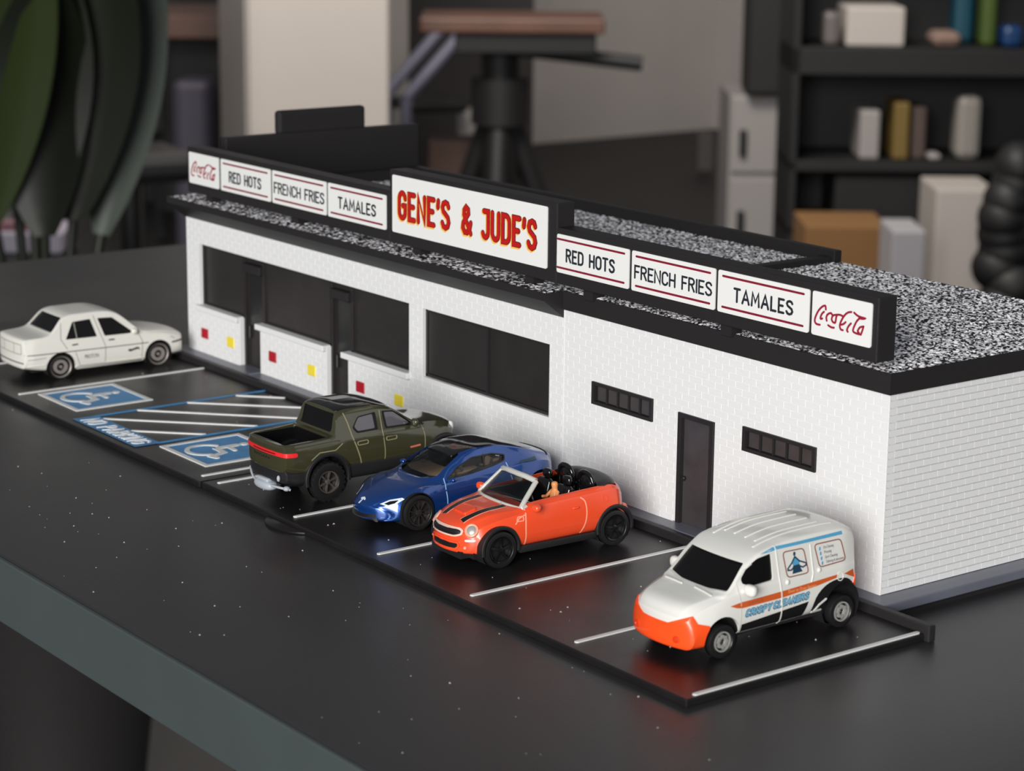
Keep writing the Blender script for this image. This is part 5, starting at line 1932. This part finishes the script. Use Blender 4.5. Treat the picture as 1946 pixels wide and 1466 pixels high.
# cream cupboard with door
D = 3600
t = bgroot('tall_cupboard', 606, D, ZF, 'tall cream cupboard standing behind the model roof signs', 'cupboard', rz=16)
w_ = wpx(338, D) * .82
MB().rbox(-w_ / 2, w_ / 2, 0, 260, 0, 1300, 3).build('carcass', G_CREAM, t)
MB().rbox(-w_ / 2 + 4, w_ / 2 - 4, -10, 0, 40, 1290, 3).build('door', G_CREAM, t)
MB().rbox(w_ / 2 - 40, w_ / 2 - 30, -24, -10, 700, 800, 3).build('handle', G_BLK, t)

# tripod stand with wooden shelf
D = 4000
zt_ = zrow(28, D)
t = bgroot('tripod_side_table', 960, D, ZF, 'small table with wooden top on a black tripod column', 'side table')
h = zt_ - ZF
wl, wr = wpx(800 - 960, D), wpx(1142 - 960, D)
MB().rbox(wl, wr, -90, 110, h - 26, h, 4).build('table_top', G_WOOD, t)
MB().rbox(wl + 60, wr - 14, -80, 100, h - 62, h - 26, 4).build('apron', G_BLK, t)
MB().tube([(-10, 0, h - 300), (-10, 0, h - 60)], 34, 14).build('column', G_BLK, t, 40)
zb_ = zrow(102, D) - ZF
MB().tube([(-20, -20, zb_ + 14), (wpx(255, D), -40, zb_ - 12)], 13, 10).build('crank_arm', G_BLK, t, 40)
zl = zrow(170, D) - ZF
MB().tube([(-10, 0, zl + 20), (-10, 0, zl - 60)], 52, 14).build('leg_collar', G_BLK, t, 40)
for a in (-95, 20, 150):
    MB().tube([(-10, 0, zl), (-10 + 130 * math.cos(math.radians(a)), 130 * math.sin(math.radians(a)), 4)], 20, 10).build('leg', G_BLK, t, 40)

# folding chair in pale metal, dark seat
D = 4300
t = bgroot('folding_chair', 830, D, ZF, 'folding chair with pale lavender metal legs behind the tripod table', 'chair', rz=20)
z1 = zrow(60, D) - ZF
z2 = zrow(175, D) - ZF
MB().tube([(wpx(55, D), 0, z1), (wpx(-60, D), 0, z2 - 10)], 12, 10).build('leg', G_LAV, t, 40)
MB().tube([(wpx(55, D), 120, z1), (wpx(-60, D), 120, z2 - 10)], 12, 10).build('leg', G_LAV, t, 40)
MB().tube([(wpx(-60, D), 0, z2 - 10), (wpx(-70, D), 0, 0)], 12, 10).build('leg', G_LAV, t, 40)
MB().tube([(wpx(-60, D), 120, z2 - 10), (wpx(-70, D), 120, 0)], 12, 10).build('leg', G_LAV, t, 40)
MB().rbox(wpx(-60, D), wpx(60, D), -10, 130, z2 - 40, z2 - 20, 6).build('seat', G_BLK, t)
bgbox('storage_box', 815, 905, 272, None, 4100, 120, mat('dark_brown_box', (72, 52, 44), .7), 'dark brown box on the floor beside the tripod legs', 'box')
bgbox('paper_stack', 868, 922, 215, 262, 4350, 90, G_WHITE, 'small pale stack of papers behind the tripod column', 'papers')
bgbox('dark_cabinet', 776, 1012, -160, None, 4750, 160, mat('dark_umber', (26, 22, 22), .7), 'dark tall cabinet behind the folding chair and tripod table', 'cabinet')
bgbox('dark_backdrop', 200, 452, -180, None, 4900, 160, mat('near_black_brown', (20, 18, 19), .7), 'near-black upright block added behind the wooden-topped desk to darken the wall', 'backdrop')  # block added to darken the wall area behind the desk

# dark furniture left of the cupboard
t = bgroot('desk', 335, 4200, ZF, 'dark desk with brown wooden top left of the cream cupboard', 'desk')
zd = zrow(30, 4200) - ZF
MB().rbox(-80, 130, -60, 260, zd - 44, zd, 4).build('desk_top', G_WOOD, t)
for a in (-66, 110):
    for b in (-40, 230):
        MB().rbox(a - 12, a + 12, b - 12, b + 12, 0, zd - 44, 3).build('leg', G_BLK, t)
MB().rbox(-70, 110, 180, 200, 60, zd - 60, 3).build('dark_under_panel', G_BLK, t)
bgbox('pedal_bin', 330, 400, 160, None, 4000, 110, mat('dusk_purple_plastic', (66, 62, 76), .5), 'dusky purple bin under the desk', 'bin', r=20)
t = bgroot('office_chair', 245, 3000, ZF, 'black office chair standing behind the plant leaves', 'chair', rz=25)
zc = zrow(290, 3000) - ZF
MB().rbox(-75, 75, -70, 70, zc - 40, zc, 14).build('seat', G_BLK, t)
MB().rbox(-70, 70, 60, 84, zc, zc + 230, 14).build('backrest', G_BLK, t)
MB().tube([(0, 0, 40), (0, 0, zc - 40)], 14, 10).build('gas_column', G_BLK, t)
for k in range(5):
    a = 2 * math.pi * k / 5
    MB().tube([(0, 0, 50), (95 * math.cos(a), 95 * math.sin(a), 22)], 10, 8).build('leg', G_BLK, t)
    MB().ell((95 * math.cos(a), 95 * math.sin(a), 14), (14, 14, 14), 12, 8).build('caster', G_BLK, t, 60)
bgbox('shoe_bench', -60, 112, 452, 492, 2500, 90, mat('pale_mauve_board', (128, 122, 134), .6), 'low pale mauve bench beside the plant', 'bench')
bgbox('folded_cloth', -60, 80, 432, 454, 2510, 70, mat('dull_rose_cloth', (104, 72, 78), .9), 'folded dull rose cloth lying on the mauve bench', 'cloth', r=8)
bgbox('bench_plinth', -60, 120, 492, None, 2520, 80, G_BLK, 'black plinth carrying the mauve bench', 'plinth')

# potted plant: big leaves close behind the table
PD = 1750
pr = bgroot('potted_plant', 70, PD, ZF, 'large potted plant with broad dark green leaves beyond the table end', 'plant')
MB().lathe([(70, 0), (92, 180), (98, 190), (90, 190), (84, 176)], 28).build('pot', mat('charcoal_pot', (46, 44, 44), .6), pr, 40)


def leaf(base, tip, wd, bend, roll):
    b_, t_ = Vector(base), Vector(tip)
    ax = (t_ - b_)
    L_ = ax.length
    ax.normalize()
    sd = ax.cross(Vector((0, 1, 0.15))).normalized()
    sd = (Matrix.Rotation(roll, 3, ax) @ sd).normalized()
    up = sd.cross(ax).normalized()
    vs = []
    n = 16
    for i in range(n + 1):
        s_ = i / n
        hw = wd * math.sin(math.pi * min(1, s_ * .93 + .04)) ** .75
        c = b_ + ax * L_ * s_ + up * bend * math.sin(math.pi * s_)
        for k in (-1, -.5, 0, .5, 1):
            vs.append(c + sd * hw * k + up * abs(k) * hw * .22)
    m_ = len(vs)
    vs += [v - up * 1.2 for v in vs]
    fs = []
    for i in range(n):
        for k in range(4):
            q = (i * 5 + k, i * 5 + k + 1, (i + 1) * 5 + k + 1, (i + 1) * 5 + k)
            fs.append(q)
            fs.append(tuple(m_ + a for a in q[::-1]))
    return MB().add(vs, fs)


zz = lambda v: zrow(v, PD) - ZF
P_ = lambda u, v, dy=0: (wpx(u - 70, PD), dy, zz(v))
stem0 = (0, 0, 180)
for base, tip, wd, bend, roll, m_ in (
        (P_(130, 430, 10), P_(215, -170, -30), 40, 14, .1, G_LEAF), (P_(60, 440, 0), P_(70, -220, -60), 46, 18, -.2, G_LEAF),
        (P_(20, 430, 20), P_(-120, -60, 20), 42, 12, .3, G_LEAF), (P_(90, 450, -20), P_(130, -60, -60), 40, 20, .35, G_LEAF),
        (P_(0, 420, -30), P_(110, -260, -70), 30, 10, -.5, mat('lit_green_leaf', (40, 50, 16), .4)), (P_(170, 470, 40), P_(270, -140, 60), 30, 10, 0, mat('lit_edge_leaf', (62, 70, 62), .5))):  # paler leaf colours carry the light on the plant's edge and streak
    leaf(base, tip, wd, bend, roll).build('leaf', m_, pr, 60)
    MB().tube(smooth_path([stem0, (base[0] * .4, base[1] * .5, (base[2] + 180) / 2 - 10), base], 5), 4, 8).build('stem', G_LEAF, pr, 60)

# white drawer unit with a black case on top
D = 4300
t = bgroot('drawer_unit', 1478, D, ZF, 'white drawer unit with small dark handles against the grey wall', 'drawers')
hh = zrow(176, D) - ZF
ww = wpx(188, D)
MB().rbox(-ww / 2, ww / 2, 0, 220, 0, hh, 3).build('carcass', G_WHITE, t)
for k in range(2):
    d = MB().rbox(-ww / 2 + 4, ww / 2 - 4, -8, 0, 8 + k * hh / 2, (k + 1) * hh / 2 - 4, 3).build('drawer', G_WHITE, t)
    MB().rbox(-ww / 2 + 18, -ww / 2 + 32, -20, -8, 40 + k * hh / 2, 90 + k * hh / 2, 3).build('handle', G_BLK, d)
bgbox('speaker_case', 1415, 1500, -40, 178, 4260, 120, G_BLK, 'black case standing on the white drawer unit', 'case', r=8)
bgbox('wall_box', 1325, 1356, 250, 322, 5400, 40, mat('grey_socket', (62, 58, 56), .6), 'small dark box on the grey wall beside the drawers', 'box')

# black shelving with odds and ends
D = 3700
t = bgroot('shelving_unit', 1760, D, ZF, 'black open shelving unit filled with odds and ends', 'shelf')
x0, x1 = wpx(1500 - 1760, D), wpx(2060 - 1760, D)
SZ = {}
for nm, v in (('top', -220), ('a', 84), ('b', 300), ('c', 424)):
    z = zrow(v, D) - ZF
    SZ[nm] = z + ZF
    MB().rbox(x0, x1, 0, 200, z - (wpx(52, D) if nm == 'a' else 18), z, 2).build('shelf_board', G_BLK, t)
for a in (x0, x1 - 12):
    MB().rbox(a, a + 12, 0, 200, 0, zrow(-260, D) - ZF, 2).build('upright', G_BLK, t)
MB().rbox(x0, x1, 196, 202, 0, zrow(-260, D) - ZF, 1).build('back_panel', G_BLK, t)


def onshelf(name, u0, u1, vt, key, dy, dep, m, label, cat, r=4, group=None):
    z0 = SZ[key] + .5
    w_ = wpx(u1 - u0, D)
    h_ = zrow(vt, D) - z0
    mb = MB().rbox(-w_ / 2, w_ / 2, 0, dep, 0, h_, min(r, w_ * .3), 2)
    o = mb.build(name, m, None)
    o.location = (spot((u0 + u1) / 2, D, z0) + HV * dy) * U
    o.rotation_euler = (0, 0, math.radians(RZ))
    return tag(o, label, cat, group)


onshelf('white_box', 1602, 1712, 8, 'a', 20, 120, G_CREAM, 'white box on the upper black shelf', 'box')
onshelf('small_tin', 1560, 1590, 18, 'a', 20, 40, mat('tin_grey', (96, 90, 88), .4), 'small pale tin beside the white box on the shelf', 'tin', r=10)
onshelf('beige_pouch', 1765, 1822, 54, 'a', 20, 70, mat('beige_cloth', (120, 98, 88), .8), 'small beige pouch lying on the upper shelf', 'pouch', r=12)
onshelf('blue_bottle', 1896, 1934, 40, 'a', 10, 50, mat('deep_blue_plastic', (16, 50, 92), .35), 'deep blue bottle at the end of the upper shelf', 'bottle', r=14)
onshelf('green_bottle', 1862, 1890, -40, 'a', 40, 50, mat('leaf_green_plastic', (60, 78, 26), .4), 'tall green bottle beside the blue bottle', 'bottle', r=12)
onshelf('teal_bag', 1820, 1858, -60, 'a', 90, 60, mat('teal_plastic', (14, 62, 78), .4), 'teal bag standing behind the green bottle', 'bag', r=10)
onshelf('white_book', 1636, 1674, 206, 'b', 20, 100, G_WHITE, 'white upright book on the middle shelf', 'book')
onshelf('yellow_book', 1700, 1730, 190, 'b', 20, 100, mat('ochre_book', (104, 84, 34), .6), 'ochre yellow upright book on the middle shelf', 'book')
onshelf('brown_folder', 1738, 1764, 200, 'b', 30, 100, mat('brown_card', (74, 60, 56), .7), 'brown folder beside the ochre book', 'folder')
onshelf('white_bottle', 1820, 1868, 176, 'b', 20, 60, mat('pale_bottle', (128, 124, 118), .4), 'pale round-shouldered bottle on the middle shelf', 'bottle', r=20)
onshelf('grey_cup', 1766, 1792, 286, 'b', 10, 40, G_WHITE, 'small white cup on the middle shelf', 'cup', r=8)
onshelf('black_case', 1590, 1776, 330, 'c', 10, 160, G_BLK, 'black instrument case on the lowest visible shelf', 'case')
# things on the floor before the shelving
bgbox('cardboard_box', 1536, 1698, 424, None, 3450, 150, G_CARD, 'open brown cardboard box on the floor before the shelving', 'box')
bgbox('grey_carton', 1704, 1768, 432, None, 3300, 120, mat('grey_card', (150, 148, 152), .7), 'pale grey carton beside the cardboard box', 'carton')
bgbox('white_crate', 1784, 1900, 352, None, 3520, 150, G_CREAM, 'tall white crate before the shelving', 'crate')
t = bgroot('coat_bundle', 1935, 3300, ZF, 'black padded coat bundle leaning by the white crate', 'coat')
mb = MB()
for k in range(12):
    mb.ell((random.uniform(-14, 14), 30 + random.uniform(-10, 10), 30 + k * 25), (50 - 1.5 * k, 44, 38), 18, 10)
mb.build('quilting', G_BLK, t, 60)
# dust on lot and table
dm = MB()
for i in range(230):
    if i < 90:
        x, y, z = random.uniform(-330, 18), random.uniform(-76, -9), ZL
    else:
        x, y, z = random.uniform(-330, 250), random.uniform(-148, -82), ZT
    r = random.choice((.12, .14, .16, .2, .28))
    th = random.uniform(0, 6.3)
    a, b = r * math.cos(th), r * math.sin(th)
    dm.add([(x + a, y + b, z), (x - b, y + a, z), (x - a, y - b, z), (x + b * random.uniform(1, 2), y - a, z), (x, y, z + r)], [(0, 1, 4), (1, 2, 4), (2, 3, 4), (3, 0, 4)])
tag(dm.build('dust', mat('dust_grey', (176, 170, 164), .8)), 'pale dust specks scattered over the table and parking lot', 'dust', kind='stuff')
